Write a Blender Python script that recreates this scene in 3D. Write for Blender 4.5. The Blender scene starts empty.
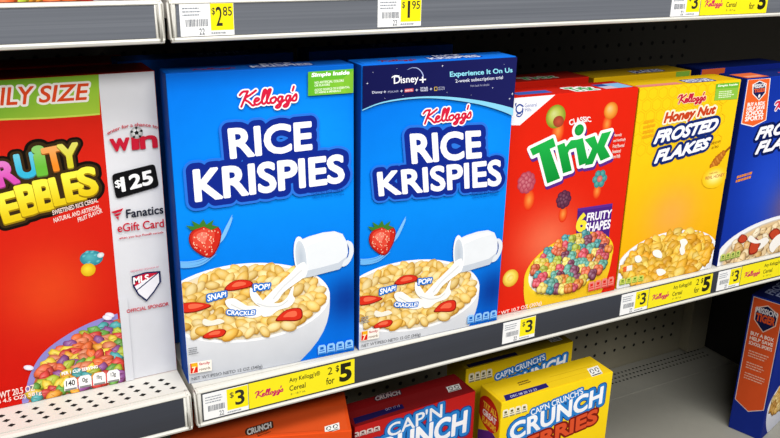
import bpy, bmesh, math, random
import numpy as np
from mathutils import Vector, Matrix
sc = bpy.context.scene
COL = sc.collection
PI = math.pi
# ------------------------------------------------------------------ colour
def lin(c):
    return c / 12.92 if c <= .04045 else ((c + .055) / 1.055) ** 2.4
def hx(s):
    if not isinstance(s, str): return s
    return tuple(int(s[i:i + 2], 16) / 255 for i in (1, 3, 5))      # sRGB triple
def mix(a, b, t):
    a, b = hx(a), hx(b); t = max(0, min(1, t))
    return tuple(x + (y - x) * t for x, y in zip(a, b))
def jit(c, r, rnd):
    k = 1 + rnd.uniform(-r, r); c = hx(c)
    return tuple(max(0, min(1, x * k)) for x in c)
# ------------------------------------------------------------------ materials
def nodes(name):
    m = bpy.data.materials.new(name); m.use_nodes = True
    nt = m.node_tree; return m, nt, nt.nodes['Principled BSDF']
def printed(name, rough=.38, spec=.35, coat=0):
    """printed surface: ink colour from the mesh, faint paper mottling"""
    m, nt, b = nodes(name)
    at = nt.nodes.new('ShaderNodeAttribute'); at.attribute_name = 'ink'
    tc = nt.nodes.new('ShaderNodeTexCoord'); nz = nt.nodes.new('ShaderNodeTexNoise')
    nz.inputs['Scale'].default_value = 60; nz.inputs['Detail'].default_value = 3
    nt.links.new(tc.outputs['Object'], nz.inputs['Vector'])
    mr = nt.nodes.new('ShaderNodeMapRange'); mr.inputs['To Min'].default_value = .95; mr.inputs['To Max'].default_value = 1.04
    nt.links.new(nz.outputs['Fac'], mr.inputs['Value'])
    mx = nt.nodes.new('ShaderNodeMix'); mx.data_type = 'RGBA'; mx.blend_type = 'MULTIPLY'; mx.inputs['Factor'].default_value = 1
    nt.links.new(at.outputs['Color'], mx.inputs['A']); nt.links.new(mr.outputs['Result'], mx.inputs['B'])
    nt.links.new(mx.outputs['Result'], b.inputs['Base Color'])
    b.inputs['Roughness'].default_value = rough; b.inputs['Specular IOR Level'].default_value = spec
    b.inputs['Coat Weight'].default_value = coat; b.inputs['Coat Roughness'].default_value = .25
    return m
def paint(name, col, rough=.5, metal=0, bump=0, scale=120, var=.06, spec=.4):
    m, nt, b = nodes(name)
    c = [lin(x) for x in hx(col)]
    tc = nt.nodes.new('ShaderNodeTexCoord'); nz = nt.nodes.new('ShaderNodeTexNoise')
    nz.inputs['Scale'].default_value = scale; nz.inputs['Detail'].default_value = 4
    nt.links.new(tc.outputs['Object'], nz.inputs['Vector'])
    cr = nt.nodes.new('ShaderNodeValToRGB')
    cr.color_ramp.elements[0].color = [x * (1 - var) for x in c] + [1]
    cr.color_ramp.elements[1].color = [min(1, x * (1 + var)) for x in c] + [1]
    nt.links.new(nz.outputs['Fac'], cr.inputs['Fac']); nt.links.new(cr.outputs['Color'], b.inputs['Base Color'])
    b.inputs['Roughness'].default_value = rough; b.inputs['Metallic'].default_value = metal
    b.inputs['Specular IOR Level'].default_value = spec
    if bump:
        bp = nt.nodes.new('ShaderNodeBump'); bp.inputs['Strength'].default_value = bump; bp.inputs['Distance'].default_value = .001
        nt.links.new(nz.outputs['Fac'], bp.inputs['Height']); nt.links.new(bp.outputs['Normal'], b.inputs['Normal'])
    return m
def channel_material(name, c0, c1, z0, z1, rough):
    """extruded plastic label channel: faint horizontal ridges"""
    m, nt, b = nodes(name)
    tc = nt.nodes.new('ShaderNodeTexCoord'); sp = nt.nodes.new('ShaderNodeSeparateXYZ')
    nt.links.new(tc.outputs['Object'], sp.inputs['Vector'])
    mr = nt.nodes.new('ShaderNodeMapRange'); mr.inputs['From Min'].default_value = z0; mr.inputs['From Max'].default_value = z1
    nt.links.new(sp.outputs['Z'], mr.inputs['Value'])
    nz = nt.nodes.new('ShaderNodeTexNoise'); nz.inputs['Scale'].default_value = 1
    mp = nt.nodes.new('ShaderNodeMapping'); mp.inputs['Scale'].default_value = (2, 2, 500)
    nt.links.new(tc.outputs['Object'], mp.inputs['Vector']); nt.links.new(mp.outputs['Vector'], nz.inputs['Vector'])
    ad = nt.nodes.new('ShaderNodeMath'); ad.operation = 'MULTIPLY_ADD'; ad.inputs[1].default_value = .5
    nt.links.new(nz.outputs['Fac'], ad.inputs[0])
    hf = nt.nodes.new('ShaderNodeMath'); hf.operation = 'MULTIPLY_ADD'; hf.inputs[1].default_value = .6; hf.inputs[2].default_value = -.05
    nt.links.new(mr.outputs['Result'], hf.inputs[0]); nt.links.new(hf.outputs[0], ad.inputs[2])
    cr = nt.nodes.new('ShaderNodeValToRGB')
    cr.color_ramp.elements[0].color = [lin(x) for x in hx(c0)] + [1]; cr.color_ramp.elements[1].color = [lin(x) for x in hx(c1)] + [1]
    nt.links.new(ad.outputs[0], cr.inputs['Fac']); nt.links.new(cr.outputs['Color'], b.inputs['Base Color'])
    b.inputs['Roughness'].default_value = rough
    return m
CARD = printed('printed_cardboard', .5, .03)
PAPER = printed('printed_paper', .55, .2)
WHITE_METAL = paint('white_enamel_shelf', '#d2d0c8', .42, bump=.03, scale=90, var=.03)
GREY_DECK = paint('beige_enamel_deck', '#96948a', .5, bump=.05, scale=60, var=.05)
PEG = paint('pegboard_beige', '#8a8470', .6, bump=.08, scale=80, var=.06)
PEG_DARK = paint('pegboard_shaded', '#3a362e', .7, bump=.08, scale=80, var=.08)  # upper wall pegboard, overhead shelf's shade put into its colour
BLACK = paint('dark_hole', '#060606', .9, var=.1)
DARK = paint('dark_steel', '#0e0e10', .6, var=.1)
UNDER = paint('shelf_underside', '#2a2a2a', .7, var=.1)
CH_MAIN = channel_material('label_channel_main', '#23262f', '#343945', -.0365, -.0035, .42)
CH_UP = channel_material('label_channel_upper', '#565a62', '#92969e', .336, .366, .35)  # lighter grey than the main channel, reflected light put into the colour
FLOORM = paint('vinyl_floor', '#b9b4a8', .35, scale=6, var=.1)
# ------------------------------------------------------------------ objects
def empty(name, loc=(0, 0, 0), rot=(0, 0, 0)):
    o = bpy.data.objects.new(name, None); COL.objects.link(o)
    o.location = loc; o.rotation_euler = rot; o.empty_display_size = .02; return o
def tag(o, label, cat, group=None):
    o['label'] = label; o['category'] = cat
    if group: o['group'] = group
    return o
def link(name, me, mats, parent=None):
    o = bpy.data.objects.new(name, me); COL.objects.link(o)
    for m in (mats if isinstance(mats, (list, tuple)) else [mats]): me.materials.append(m)
    if parent: o.parent = parent
    return o
def bm_box(bm, x0, x1, y0, y1, z0, z1, mi=0):
    vs = [bm.verts.new((x, y, z)) for x in (x0, x1) for y in (y0, y1) for z in (z0, z1)]
    fs = []
    for f in ((0, 1, 3, 2), (4, 6, 7, 5), (0, 4, 5, 1), (2, 3, 7, 6), (0, 2, 6, 4), (1, 5, 7, 3)):
        fc = bm.faces.new([vs[i] for i in f]); fc.material_index = mi; fs.append(fc)
    return vs, fs
def bm_obj(name, bm, mats, parent=None, smooth=False):
    bmesh.ops.recalc_face_normals(bm, faces=bm.faces)
    me = bpy.data.meshes.new(name); bm.to_mesh(me); bm.free()
    if smooth:
        for p in me.polygons: p.use_smooth = True
    return link(name, me, mats, parent)
# ------------------------------------------------------------------ print art on flat faces (units: mm on the face)
TEXT_CACHE = {}
def text_mesh(s, off=0.0, shear=0.0):
    k = (s, round(off, 4), round(shear, 3))
    if k not in TEXT_CACHE:
        c = bpy.data.curves.new('type', 'FONT'); c.body = s; c.offset = off; c.shear = shear
        c.fill_mode = 'FRONT'; c.resolution_u = 4
        o = bpy.data.objects.new('type', c); COL.objects.link(o)
        bpy.context.view_layer.update()
        me = o.evaluated_get(bpy.context.evaluated_depsgraph_get()).to_mesh()
        vs = [(v.co.x, v.co.y) for v in me.vertices]; fs = [tuple(p.vertices) for p in me.polygons]
        bpy.data.objects.remove(o); bpy.data.curves.remove(c)
        TEXT_CACHE[k] = (vs, fs)
    return TEXT_CACHE[k]
def clip_poly(vs, w, h):
    for ax, lim, sgn in ((0, 0, 1), (0, w, -1), (1, 0, 1), (1, h, -1)):
        out = []; n = len(vs)
        for i in range(n):
            a, b = vs[i], vs[(i + 1) % n]
            da, db = (a[ax] - lim) * sgn, (b[ax] - lim) * sgn
            if da >= 0: out.append(a)
            if (da >= 0) != (db >= 0):
                t = da / (da - db); out.append(tuple(p + (r - p) * t for p, r in zip(a, b)))
        vs = out
        if len(vs) < 3: return []
    return vs
def spline(pts, n=6, closed=False):
    P = list(pts); out = []
    m = len(P)
    if m < 3 and not closed: return P
    for i in range(m if closed else m - 1):
        p0 = P[(i - 1) % m] if closed or i > 0 else P[0]
        p1, p2 = P[i], P[(i + 1) % m]
        p3 = P[(i + 2) % m] if closed or i + 2 < m else P[-1]
        for k in range(n):
            t = k / n
            out.append(tuple(.5 * (2 * b + (c - a) * t + (2 * a - 5 * b + 4 * c - d) * t * t + (3 * b - a - 3 * c + d) * t ** 3)
                             for a, b, c, d in zip(p0, p1, p2, p3)))
    if not closed: out.append(P[-1])
    return out
class Art:
    """a stack of inked shapes lying on one face: side 'f' front, 't' top, 's' left side"""
    def __init__(s, box, side='f', step=.000004):
        s.B = box; s.side = side; s.step = step
        if not hasattr(box, 'lift'): box.lift = {}
        s.z = box.lift.get(side, .00008)            # each sheet of print lies on the one before
        s.w, s.h = box.size(side); s.v = []; s.f = []; s.c = []; s.clip = True
        s.margin = .6
    def place(s, u, v):
        return s.B.point(s.side, u / 1000, v / 1000, s.z)
    def add(s, poly):
        """poly: list of (u,v,r,g,b)"""
        if s.clip:
            m = s.margin
            if any(p[0] < m or p[0] > s.w - m or p[1] < m or p[1] > s.h - m for p in poly):
                poly = [(p[0] + m, p[1] + m) + tuple(p[2:]) for p in clip_poly([(p[0] - m, p[1] - m) + tuple(p[2:]) for p in poly], s.w - 2 * m, s.h - 2 * m)]
                if len(poly) < 3: return
        i = len(s.v)
        for p in poly:
            s.v.append(s.place(p[0], p[1])); s.c.append(tuple(p[2:5]))
        s.f.append(tuple(range(i, i + len(poly))))
    def up(s): s.z += s.step
    def poly(s, pts, col):
        s.up()
        if callable(col): s.add([(u, v) + tuple(col(u, v)) for u, v in pts])
        else:
            c = hx(col); s.add([(u, v) + c for u, v in pts])
        return s
    def grid(s, u0, u1, v0, v1, nu, nv, fn):
        s.up()
        for i in range(nu):
            for j in range(nv):
                q = [(u0 + (u1 - u0) * a / nu, v0 + (v1 - v0) * b / nv) for a, b in ((i, j), (i + 1, j), (i + 1, j + 1), (i, j + 1))]
                s.add([(u, v) + tuple(fn(u, v)) for u, v in q])
    def loft(s, A, B, rows, fn, bulge=1.0):
        s.up()
        R = []
        for r in range(rows + 1):
            t = r / rows; e = t ** bulge
            R.append([(a[0] + (b[0] - a[0]) * e, a[1] + (b[1] - a[1]) * t) + tuple(fn(k / (len(A) - 1), t)) for k, (a, b) in enumerate(zip(A, B))])
        for r in range(rows):
            for k in range(len(A) - 1): s.add([R[r][k], R[r][k + 1], R[r + 1][k + 1], R[r + 1][k]])
    def rings(s, c, e1, e2, stops, n=28, hi=(0, 0)):
        """ellipse with centre c, half axes as vectors e1,e2, colour stops [(radius,colour)...]; hi shifts inner rings"""
        s.up()
        def ring(r, col):
            col = hx(col); k = 1 - r
            return [(c[0] + r * (e1[0] * math.cos(t) + e2[0] * math.sin(t)) + hi[0] * k, c[1] + r * (e1[1] * math.cos(t) + e2[1] * math.sin(t)) + hi[1] * k) + col
                    for t in [2 * PI * i / n for i in range(n)]]
        if stops[0][0] > 0: stops = [(0, stops[0][1])] + list(stops)
        prev = None
        for r, col in stops:
            if r == 0:
                prev = (c[0] + hi[0], c[1] + hi[1]) + hx(col); continue
            cur = ring(r, col)
            for i in range(n):
                j = (i + 1) % n
                if isinstance(prev, tuple): s.add([prev, cur[i], cur[j]])
                else: s.add([prev[i], cur[i], cur[j], prev[j]])
            prev = cur
    def ell(s, c, rx, ry, rot, c0, c1=None, n=16, hi=(0, 0)):
        a = math.radians(rot)
        s.rings(c, (rx * math.cos(a), rx * math.sin(a)), (-ry * math.sin(a), ry * math.cos(a)), [(0, c0), (1, c1 or c0)], n, hi)
    def stroke(s, pts, width, col, smooth=True, taper=None, closed=False, n=6):
        s.up()
        P = spline(pts, n, closed) if smooth else list(pts)
        if closed: P.append(P[0])
        c = hx(col); L = len(P); ed = []
        for i, p in enumerate(P):
            a, b = P[max(0, i - 1)], P[min(L - 1, i + 1)]
            if closed and i in (0, L - 1): a, b = P[-2], P[1]
            dx, dy = b[0] - a[0], b[1] - a[1]; l = math.hypot(dx, dy) or 1
            w = width / 2 * (taper(i / (L - 1)) if taper else 1)
            ed.append(((p[0] - dy / l * w, p[1] + dx / l * w), (p[0] + dy / l * w, p[1] - dx / l * w)))
        for i in range(L - 1):
            s.add([ed[i][0] + c, ed[i + 1][0] + c, ed[i + 1][1] + c, ed[i][1] + c])
        if not closed and not taper:
            for p in (P[0], P[-1]): s.ell(p, width / 2, width / 2, 0, c, n=8); s.z -= s.step
    def swell(s, segs, r, col, fill=False):
        """all points within r mm of the segments (and inside closed outlines when fill) as one non-overlapping sheet"""
        s.up(); call = callable(col); c = None if call else hx(col)
        sg = np.array([(a[0], a[1], b[0], b[1]) for a, b in segs if math.dist(a, b) > 1e-6])
        g = max(.16, min(.5, r * .4))
        x0, y0 = sg[:, [0, 2]].min() - r - g, sg[:, [1, 3]].min() - r - g
        nx, ny = int((sg[:, [0, 2]].max() + r + 2 * g - x0) / g) + 1, int((sg[:, [1, 3]].max() + r + 2 * g - y0) / g) + 1
        X, Y = np.meshgrid(x0 + g * np.arange(nx), y0 + g * np.arange(ny))
        D = np.full(X.shape, 1e9); ins = np.zeros(X.shape, bool)
        for ax, ay, bx, by in sg:
            dx, dy = bx - ax, by - ay
            i0, i1 = max(0, int((min(ax, bx) - r - x0) / g) - 2), min(nx, int((max(ax, bx) + r - x0) / g) + 4)
            j0, j1 = max(0, int((min(ay, by) - r - y0) / g) - 2), min(ny, int((max(ay, by) + r - y0) / g) + 4)
            px, py = X[j0:j1, i0:i1], Y[j0:j1, i0:i1]
            t = np.clip(((px - ax) * dx + (py - ay) * dy) / (dx * dx + dy * dy), 0, 1)
            D[j0:j1, i0:i1] = np.minimum(D[j0:j1, i0:i1], np.hypot(px - ax - t * dx, py - ay - t * dy))
            if fill and dy:
                rows = (Y[:, 0] >= min(ay, by)) & (Y[:, 0] < max(ay, by))
                xc = ax + (Y[rows, 0] - ay) / dy * dx
                ins[rows] ^= X[rows] < xc[:, None]
        F = np.where(ins, -D, D) - r if fill else D - r
        F = np.clip(F, -3 * g - r, 3 * g); IN = F < 0
        def pt(x, y): return (x, y) + (tuple(col(x, y)) if call else c)
        for j in range(ny - 1):
            full = IN[j, :-1] & IN[j, 1:] & IN[j + 1, :-1] & IN[j + 1, 1:]
            some = (IN[j, :-1] | IN[j, 1:] | IN[j + 1, :-1] | IN[j + 1, 1:]) & ~full
            ya, yb = y0 + j * g, y0 + (j + 1) * g; i = 0
            while i < nx - 1:
                if full[i]:
                    k = i
                    while k < nx - 1 and full[k]: k += 1
                    s.add([pt(x0 + i * g, ya), pt(x0 + k * g, ya), pt(x0 + k * g, yb), pt(x0 + i * g, yb)]); i = k; continue
                if some[i]:
                    q = [(i, j), (i + 1, j), (i + 1, j + 1), (i, j + 1)]; P = []
                    for m in range(4):
                        (ia, ja), (ib, jb) = q[m], q[(m + 1) % 4]; fa, fb = F[ja, ia], F[jb, ib]
                        if fa < 0: P.append(pt(x0 + ia * g, y0 + ja * g))
                        if (fa < 0) != (fb < 0):
                            t = fa / (fa - fb); P.append(pt(x0 + (ia + (ib - ia) * t) * g, y0 + (ja + (jb - ja) * t) * g))
                    if len(P) > 2: s.add(P)
                i += 1
    def text(s, t, q, col, bold=.02, out=(), shear=0.0, bow=0.0, fat=0.0):
        """q: corners BL, BR, TL (,TR) of the lettering; out: [(extra offset, colour), ...] outermost first; bow: arch height"""
        vs0, _ = text_mesh(t, 0.0, shear)
        if not vs0: return
        x0, x1 = min(v[0] for v in vs0), max(v[0] for v in vs0); y0, y1 = min(v[1] for v in vs0), max(v[1] for v in vs0)
        BL, BR, TL = q[:3]; TR = q[3] if len(q) > 3 else (BR[0] + TL[0] - BL[0], BR[1] + TL[1] - BL[1])
        em = math.dist(BL, TL) / (y1 - y0 or 1)
        def mp(x, y):
            a, b = (x - x0) / (x1 - x0 or 1), (y - y0) / (y1 - y0 or 1)
            u = (BL[0] * (1 - a) + BR[0] * a) * (1 - b) + (TL[0] * (1 - a) + TR[0] * a) * b
            v = (BL[1] * (1 - a) + BR[1] * a) * (1 - b) + (TL[1] * (1 - a) + TR[1] * a) * b
            return u, v + (bow * 4 * a * (1 - a) if bow else 0)
        for off, c in list(out) + [(fat, col)]:
            s.up(); call = callable(c); c = c if call else hx(c)
            if off > 0:                                            # rim: everything within r of the lettering, as one clean sheet
                vs, fs = text_mesh(t, 0.0, shear); M = [mp(x, y) for x, y in vs]; cnt = {}
                for f in fs:
                    for i in range(len(f)):
                        e = (f[i], f[(i + 1) % len(f)]); k = (min(e), max(e)); cnt[k] = cnt.get(k, 0) + 1
                s.z -= s.step
                s.swell([(M[i], M[j]) for (i, j), n in cnt.items() if n == 1], (off + (bold if off is not fat else 0)) * em, c, True)
                continue
            vs, fs = text_mesh(t, bold, shear)
            M = [mp(x, y) for x, y in vs]; M = [p + (tuple(c(*p)) if call else c) for p in M]
            for f in fs: s.add([M[i] for i in f])
    def letter(s, ch, c, w, h, rot, col, out=(), bold=.02, shear=0, fat=.045):
        a = math.radians(rot)
        def R(x, y): return (c[0] + x * math.cos(a) - y * math.sin(a), c[1] + x * math.sin(a) + y * math.cos(a))
        s.text(ch, [R(-w / 2, -h / 2), R(w / 2, -h / 2), R(-w / 2, h / 2)], col, bold, out, shear, fat=fat)
    def build(s, name, parent=None, mat=None, label=None):
        s.B.lift[s.side] = s.z + .00001
        me = bpy.data.meshes.new(name); me.from_pydata(s.v, [], s.f)
        at = me.attributes.new('ink', 'FLOAT_COLOR', 'POINT')
        buf = []
        for c in s.c: buf += [lin(c[0]), lin(c[1]), lin(c[2]), 1]
        if buf: at.data.foreach_set('color', buf)
        o = link(name, me, mat or CARD, parent or s.B.root)
        if label: o['label'] = label
        return o
def flat_ink(me, cols):
    at = me.attributes.new('ink', 'FLOAT_COLOR', 'CORNER')
    buf = []
    for p in me.polygons:
        c = cols(p)
        for _ in p.loop_indices: buf += [lin(x) for x in hx(c)] + [1]
    at.data.foreach_set('color', buf)
class Box:
    """a folding carton: Empty at its front left bottom corner, children carton and top_flap"""
    def __init__(s, name, dims, label, cat, front, side, top, group=None, inner=None, z=None):
        x, y, z0, a, w, h, d, lean = dims
        s.w, s.h, s.d = w, h, d
        s.root = tag(empty(name, (x, y, z0 if z is None else z), (-lean, 0, a)), label, cat, group)
        bm = bmesh.new(); bm_box(bm, 0, w, 0, d, 0, h)
        bmesh.ops.bevel(bm, geom=list(bm.edges), offset=.0011, segments=2, affect='EDGES', profile=.5)
        o = bm_obj('carton', bm, CARD, s.root)
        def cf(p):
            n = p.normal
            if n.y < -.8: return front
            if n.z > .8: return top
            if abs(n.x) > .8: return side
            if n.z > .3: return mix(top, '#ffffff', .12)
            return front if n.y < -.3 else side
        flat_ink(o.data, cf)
        bm = bmesh.new(); f = .00035
        bm_box(bm, .004, w - .004, .0022, d * .62, h + .00002, h + f)
        o = bm_obj('top_flap', bm, CARD, s.root); flat_ink(o.data, lambda p: mix(top, '#ffffff', .03))
        s.fl = f
    def size(s, side):
        return {'f': (s.w * 1000, s.h * 1000), 't': (s.w * 1000, s.d * 1000), 's': (s.d * 1000, s.h * 1000)}[side]
    def point(s, side, u, v, e):
        if side == 'f': return (u, -e, v)
        if side == 't': return (u, v, s.h + s.fl + e)
        return (-e, s.d - u, v)
class Plate:
    """a flat card (price tag, strip) facing -Y with its lower left corner at the origin"""
    def __init__(s, name, loc, w, h, label, cat, group=None, th=.0005, col='#f4f4f4'):
        s.w, s.h = w, h
        s.root = tag(empty(name, loc), label, cat, group)
        bm = bmesh.new(); bm_box(bm, 0, w, 0, th, 0, h)
        o = bm_obj('card', bm, PAPER, s.root); flat_ink(o.data, lambda p: col)
    def size(s, side): return s.w * 1000, s.h * 1000
    def point(s, side, u, v, e): return (u, -e, v)
# ------------------------------------------------------------------ shared marks
SCRIPT = [[(18, 37), (13, 24), (6, 3)], [(3, 30), (9, 37), (18, 37)], [(33, 37), (22, 28), (12, 20), (20, 12), (27, 3), (32, 5)],
          [(30, 11), (37, 13), (39, 17), (34, 19), (30, 12), (32, 5), (37, 4), (43, 9)],
          [(43, 9), (50, 27), (52, 36), (48, 35), (45, 20), (45, 7), (49, 4), (53, 9)],
          [(53, 9), (59, 27), (61, 36), (57, 35), (54, 20), (54, 7), (58, 4), (61, 7)],
          [(67, 17), (61, 13), (62, 5), (67, 4), (71, 10), (70, 16), (67, 17)],
          [(84, 16), (78, 17), (75, 10), (77, 5), (81, 7), (84, 16), (80, -4), (75, -9), (71, -6), (79, 1), (87, 7)],
          [(99, 16), (93, 17), (90, 10), (92, 5), (96, 7), (99, 16), (95, -4), (90, -9), (86, -6), (94, 1), (101, 6)],
          [(105, 37), (103, 28)], [(101, 6), (109, 19), (111, 11), (109, 4), (104, 4)]]
def script_logo(A, q, col, out=None, w=4.6, ow=10.5):
    BL, BR, TL = q[:3]
    def m(p):
        a, b = p[0] / 112, p[1] / 37
        return (BL[0] + (BR[0] - BL[0]) * a + (TL[0] - BL[0]) * b, BL[1] + (BR[1] - BL[1]) * a + (TL[1] - BL[1]) * b)
    k = math.hypot(BR[0] - BL[0], BR[1] - BL[1]) / 112
    seg = []
    for st in SCRIPT:
        P = spline([m(p) for p in st], 4); seg += list(zip(P, P[1:]))
    if out: A.swell(seg, ow * k / 2, out)
    A.swell(seg, w * k / 2, col)
def pieces(A, c, e1, e2, n, pal, size, seed, hi=.25, elong=1.5, inside=None, edge=.62, n_seg=11, style='puff', shade='#3a1c08'):
    """printed cereal: 'puff' plain grains, 'lump' knobbly puffs, 'flake' crumpled flakes"""
    rnd = random.Random(seed); P = []
    tries = 0
    while len(P) < n and tries < n * 40:
        tries += 1
        r = math.sqrt(rnd.random()); t = rnd.uniform(0, 2 * PI)
        u = c[0] + r * (e1[0] * math.cos(t) + e2[0] * math.sin(t)); v = c[1] + r * (e1[1] * math.cos(t) + e2[1] * math.sin(t))
        if inside and not inside(u, v): continue
        if any((u - a) ** 2 + (v - b) ** 2 < (size * 1.02) ** 2 for a, b in P): continue
        P.append((u, v))
    P.sort(key=lambda p: -p[1])
    def blob(u, v, ea, eb, rot, col, rough):
        n = n_seg if not rough else 13
        k = [1 + rnd.uniform(-rough, rough) for _ in range(n)]
        ca, sa = math.cos(math.radians(rot)), math.sin(math.radians(rot))
        def ring(f, du, dv, cc):
            cc = hx(cc); out = []
            for i in range(n):
                t = 2 * PI * i / n; x, y = ea * f * k[i] * math.cos(t), eb * f * k[i] * math.sin(t)
                out.append((u + du + x * ca - y * sa, v + dv + x * sa + y * ca) + cc)
            return out
        A.up(); A.add(ring(1.08, eb * .14, -eb * .3, mix(col, shade, .5)))
        A.up()
        o = ring(1, 0, 0, mix(col, shade, 1 - edge - .12)); m = ring(.55, -eb * .12, eb * .16, mix(col, '#ffffff', hi * .45))
        ctr = (u - eb * .22, v + eb * .28) + hx(mix(col, '#ffffff', hi + .12))
        for i in range(n):
            j = (i + 1) % n
            A.add([o[i], o[j], m[j], m[i]]); A.add([m[i], m[j], ctr])
        if style == 'flake':                                       # a fold across the flake
            A.up(); t0 = rnd.uniform(0, PI); dx, dy = math.cos(t0) * ea * .6, math.sin(t0) * eb * .6
            A.add([(u - dx, v - dy) + hx(mix(col, '#5a2a08', .3)), (u + dx * .1, v + eb * .16) + hx(mix(col, '#5a2a08', .12)), (u + dx, v + dy) + hx(mix(col, '#5a2a08', .34)), (u, v - eb * .12) + hx(mix(col, '#5a2a08', .4))])
    for u, v in P:
        sz = size * rnd.uniform(.85, 1.2); col = jit(rnd.choice(pal), .08, rnd); rot = rnd.uniform(-70, 70)
        ea, eb = sz * elong ** .5, sz / elong ** .5
        if style == 'lump':
            for q in range(4):
                t = q * PI / 2 + rnd.uniform(0, 1)
                blob(u + sz * .42 * math.cos(t), v + sz * .42 * math.sin(t), sz * .56, sz * .56, 0, jit(col, .05, rnd), .08)
        else: blob(u, v, ea, eb, rot, col, .22 if style == 'flake' else .06)
def bowl(A, c, e1, e2, base, bw, bh, light, dark, bulge=2.2):
    n = 24
    rim = [(c[0] + e1[0] * math.cos(t) + e2[0] * math.sin(t), c[1] + e1[1] * math.cos(t) + e2[1] * math.sin(t)) for t in [PI + PI * i / n for i in range(n + 1)]]
    bt = [(base[0] + bw * math.cos(t), base[1] + bh * math.sin(t)) for t in [PI + PI * i / n for i in range(n + 1)]]
    A.loft(rim, bt, 8, lambda k, t: mix(light, dark, min(1, .12 + .75 * t * t + .35 * max(0, k - .55) + .2 * max(0, .2 - k))), bulge)
def milk_blob(A, pts, col='#f7f6f2'):
    A.poly(spline(pts, 5, True), col)
def badges(A, q, n, fill, line, gap=.12):
    """row of small rounded nutrition tiles"""
    BL, BR, TL = q[:3]
    def m(a, b): return (BL[0] + (BR[0] - BL[0]) * a + (TL[0] - BL[0]) * b, BL[1] + (BR[1] - BL[1]) * a + (TL[1] - BL[1]) * b)
    w = 1 / n
    for i in range(n):
        a0, a1 = i * w + w * gap / 2, (i + 1) * w - w * gap / 2
        k = w * .16
        A.poly([m(a0, 0), m(a1, 0), m(a1, .78), m(a1 - k, 1), m(a0 + k, 1), m(a0, .78)], fill)
        A.poly([m(a0 + .25 * w, .5), m(a1 - .25 * w, .5), m(a1 - .25 * w, .78), m(a0 + .25 * w, .78)], line)
        A.poly([m(a0 + .15 * w, .3), m(a1 - .15 * w, .3), m(a1 - .15 * w, .4), m(a0 + .15 * w, .4)], line)
        A.poly([m(a0 + .05 * w, .0), m(a1 - .05 * w, .0), m(a1 - .05 * w, .16), m(a0 + .05 * w, .16)], mix(line, fill, .3))
def lines_of_print(A, q, rows, col, seed=1, fill=.55):
    """rows of print too small to read in the photograph"""
    rnd = random.Random(seed); BL, BR, TL = q[:3]
    def m(a, b): return (BL[0] + (BR[0] - BL[0]) * a + (TL[0] - BL[0]) * b, BL[1] + (BR[1] - BL[1]) * a + (TL[1] - BL[1]) * b)
    for r in range(rows):
        b0 = 1 - (r + 1) / rows; b1 = b0 + fill / rows; a = 0; end = rnd.uniform(.75, 1)
        while a < end:
            w = rnd.uniform(.04, .16); A.poly([m(a, b0), m(min(end, a + w), b0), m(min(end, a + w), b1), m(a, b1)], col); a += w + .025
def glow(A, c, rx, ry, inner, outer, steps=6):
    A.rings(c, (rx, 0), (0, ry), [(i / steps, mix(inner, outer, (3 * (i / steps) ** 2 - 2 * (i / steps) ** 3))) for i in range(steps + 1)], 30)
def recycle_marks(A, q):
    BL, BR, TL = q[:3]
    def m(a, b): return (BL[0] + (BR[0] - BL[0]) * a + (TL[0] - BL[0]) * b, BL[1] + (BR[1] - BL[1]) * a + (TL[1] - BL[1]) * b)
    A.poly([m(0, 0), m(1, 0), m(1, 1), m(0, 1)], '#e8e8e4')
    for x in (.27, .73):
        for k in range(3):
            t0 = k * 2 * PI / 3
            A.stroke([m(x + .14 * math.cos(t0 + d), .58 + .26 * math.sin(t0 + d)) for d in (0, .5, 1, 1.5)], abs(BR[0] - BL[0]) * .07, '#202020', n=3)
    A.poly([m(.08, .06), m(.92, .06), m(.92, .16), m(.08, .16)], '#202020')
BX = {'K':(-0.1803, 0.0112, 0.0000, -0.0534, 0.1768, 0.3050, 0.0340, 0.0155),
 'D':(0.0000, 0.0000, 0.0000, -0.0258, 0.1768, 0.3050, 0.0340, -0.0081),
 'P':(-0.3951, 0.0439, 0.0000, 0.0000, 0.2120, 0.3037, 0.0500, 0.0000),
 'T':(0.1832, 0.0056, 0.0000, -0.0242, 0.1780, 0.2587, 0.0450, 0.0000),
 'H':(0.3641, 0.0028, 0.0000, -0.0143, 0.1680, 0.2570, 0.0450, 0.0000),
 'F':(0.5427, 0.0003, 0.0000, 0.0000, 0.1700, 0.2570, 0.0450, 0.0000),
 'Y':(0.1970, 0.0020, -0.3900, -0.0110, 0.1780, 0.2700, 0.0470, 0.0000),
 'B':(0.2020, 0.0900, -0.3900, 0.0030, 0.1810, 0.2700, 0.0470, 0.0000),
 'R':(0.0125, 0.0345, -0.3900, 0.0300, 0.1715, 0.2700, 0.0490, 0.0000),
 'O':(-0.1984, 0.0378, -0.3900, -0.3300, 0.1900, 0.3100, 0.0800, 0.0000),
 'M':(0.7950, 0.0570, -0.3900, 0.3000, 0.1900, 0.2570, 0.0560, 0.0000)}
CAM = {'f': 821.95536, 'rx': -0.33964, 'ry': 0.49112, 'rz': 0.01984, 'cx': -0.34216, 'cy': -0.7058, 'cz': 0.42733}
#@@PARTS
def S(pts, dv): return [(u, v + dv) for u, v in pts]
def vec(p): return p[0], (p[1][0] - p[0][0], p[1][1] - p[0][1]), (p[2][0] - p[0][0], p[2][1] - p[0][1])
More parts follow.
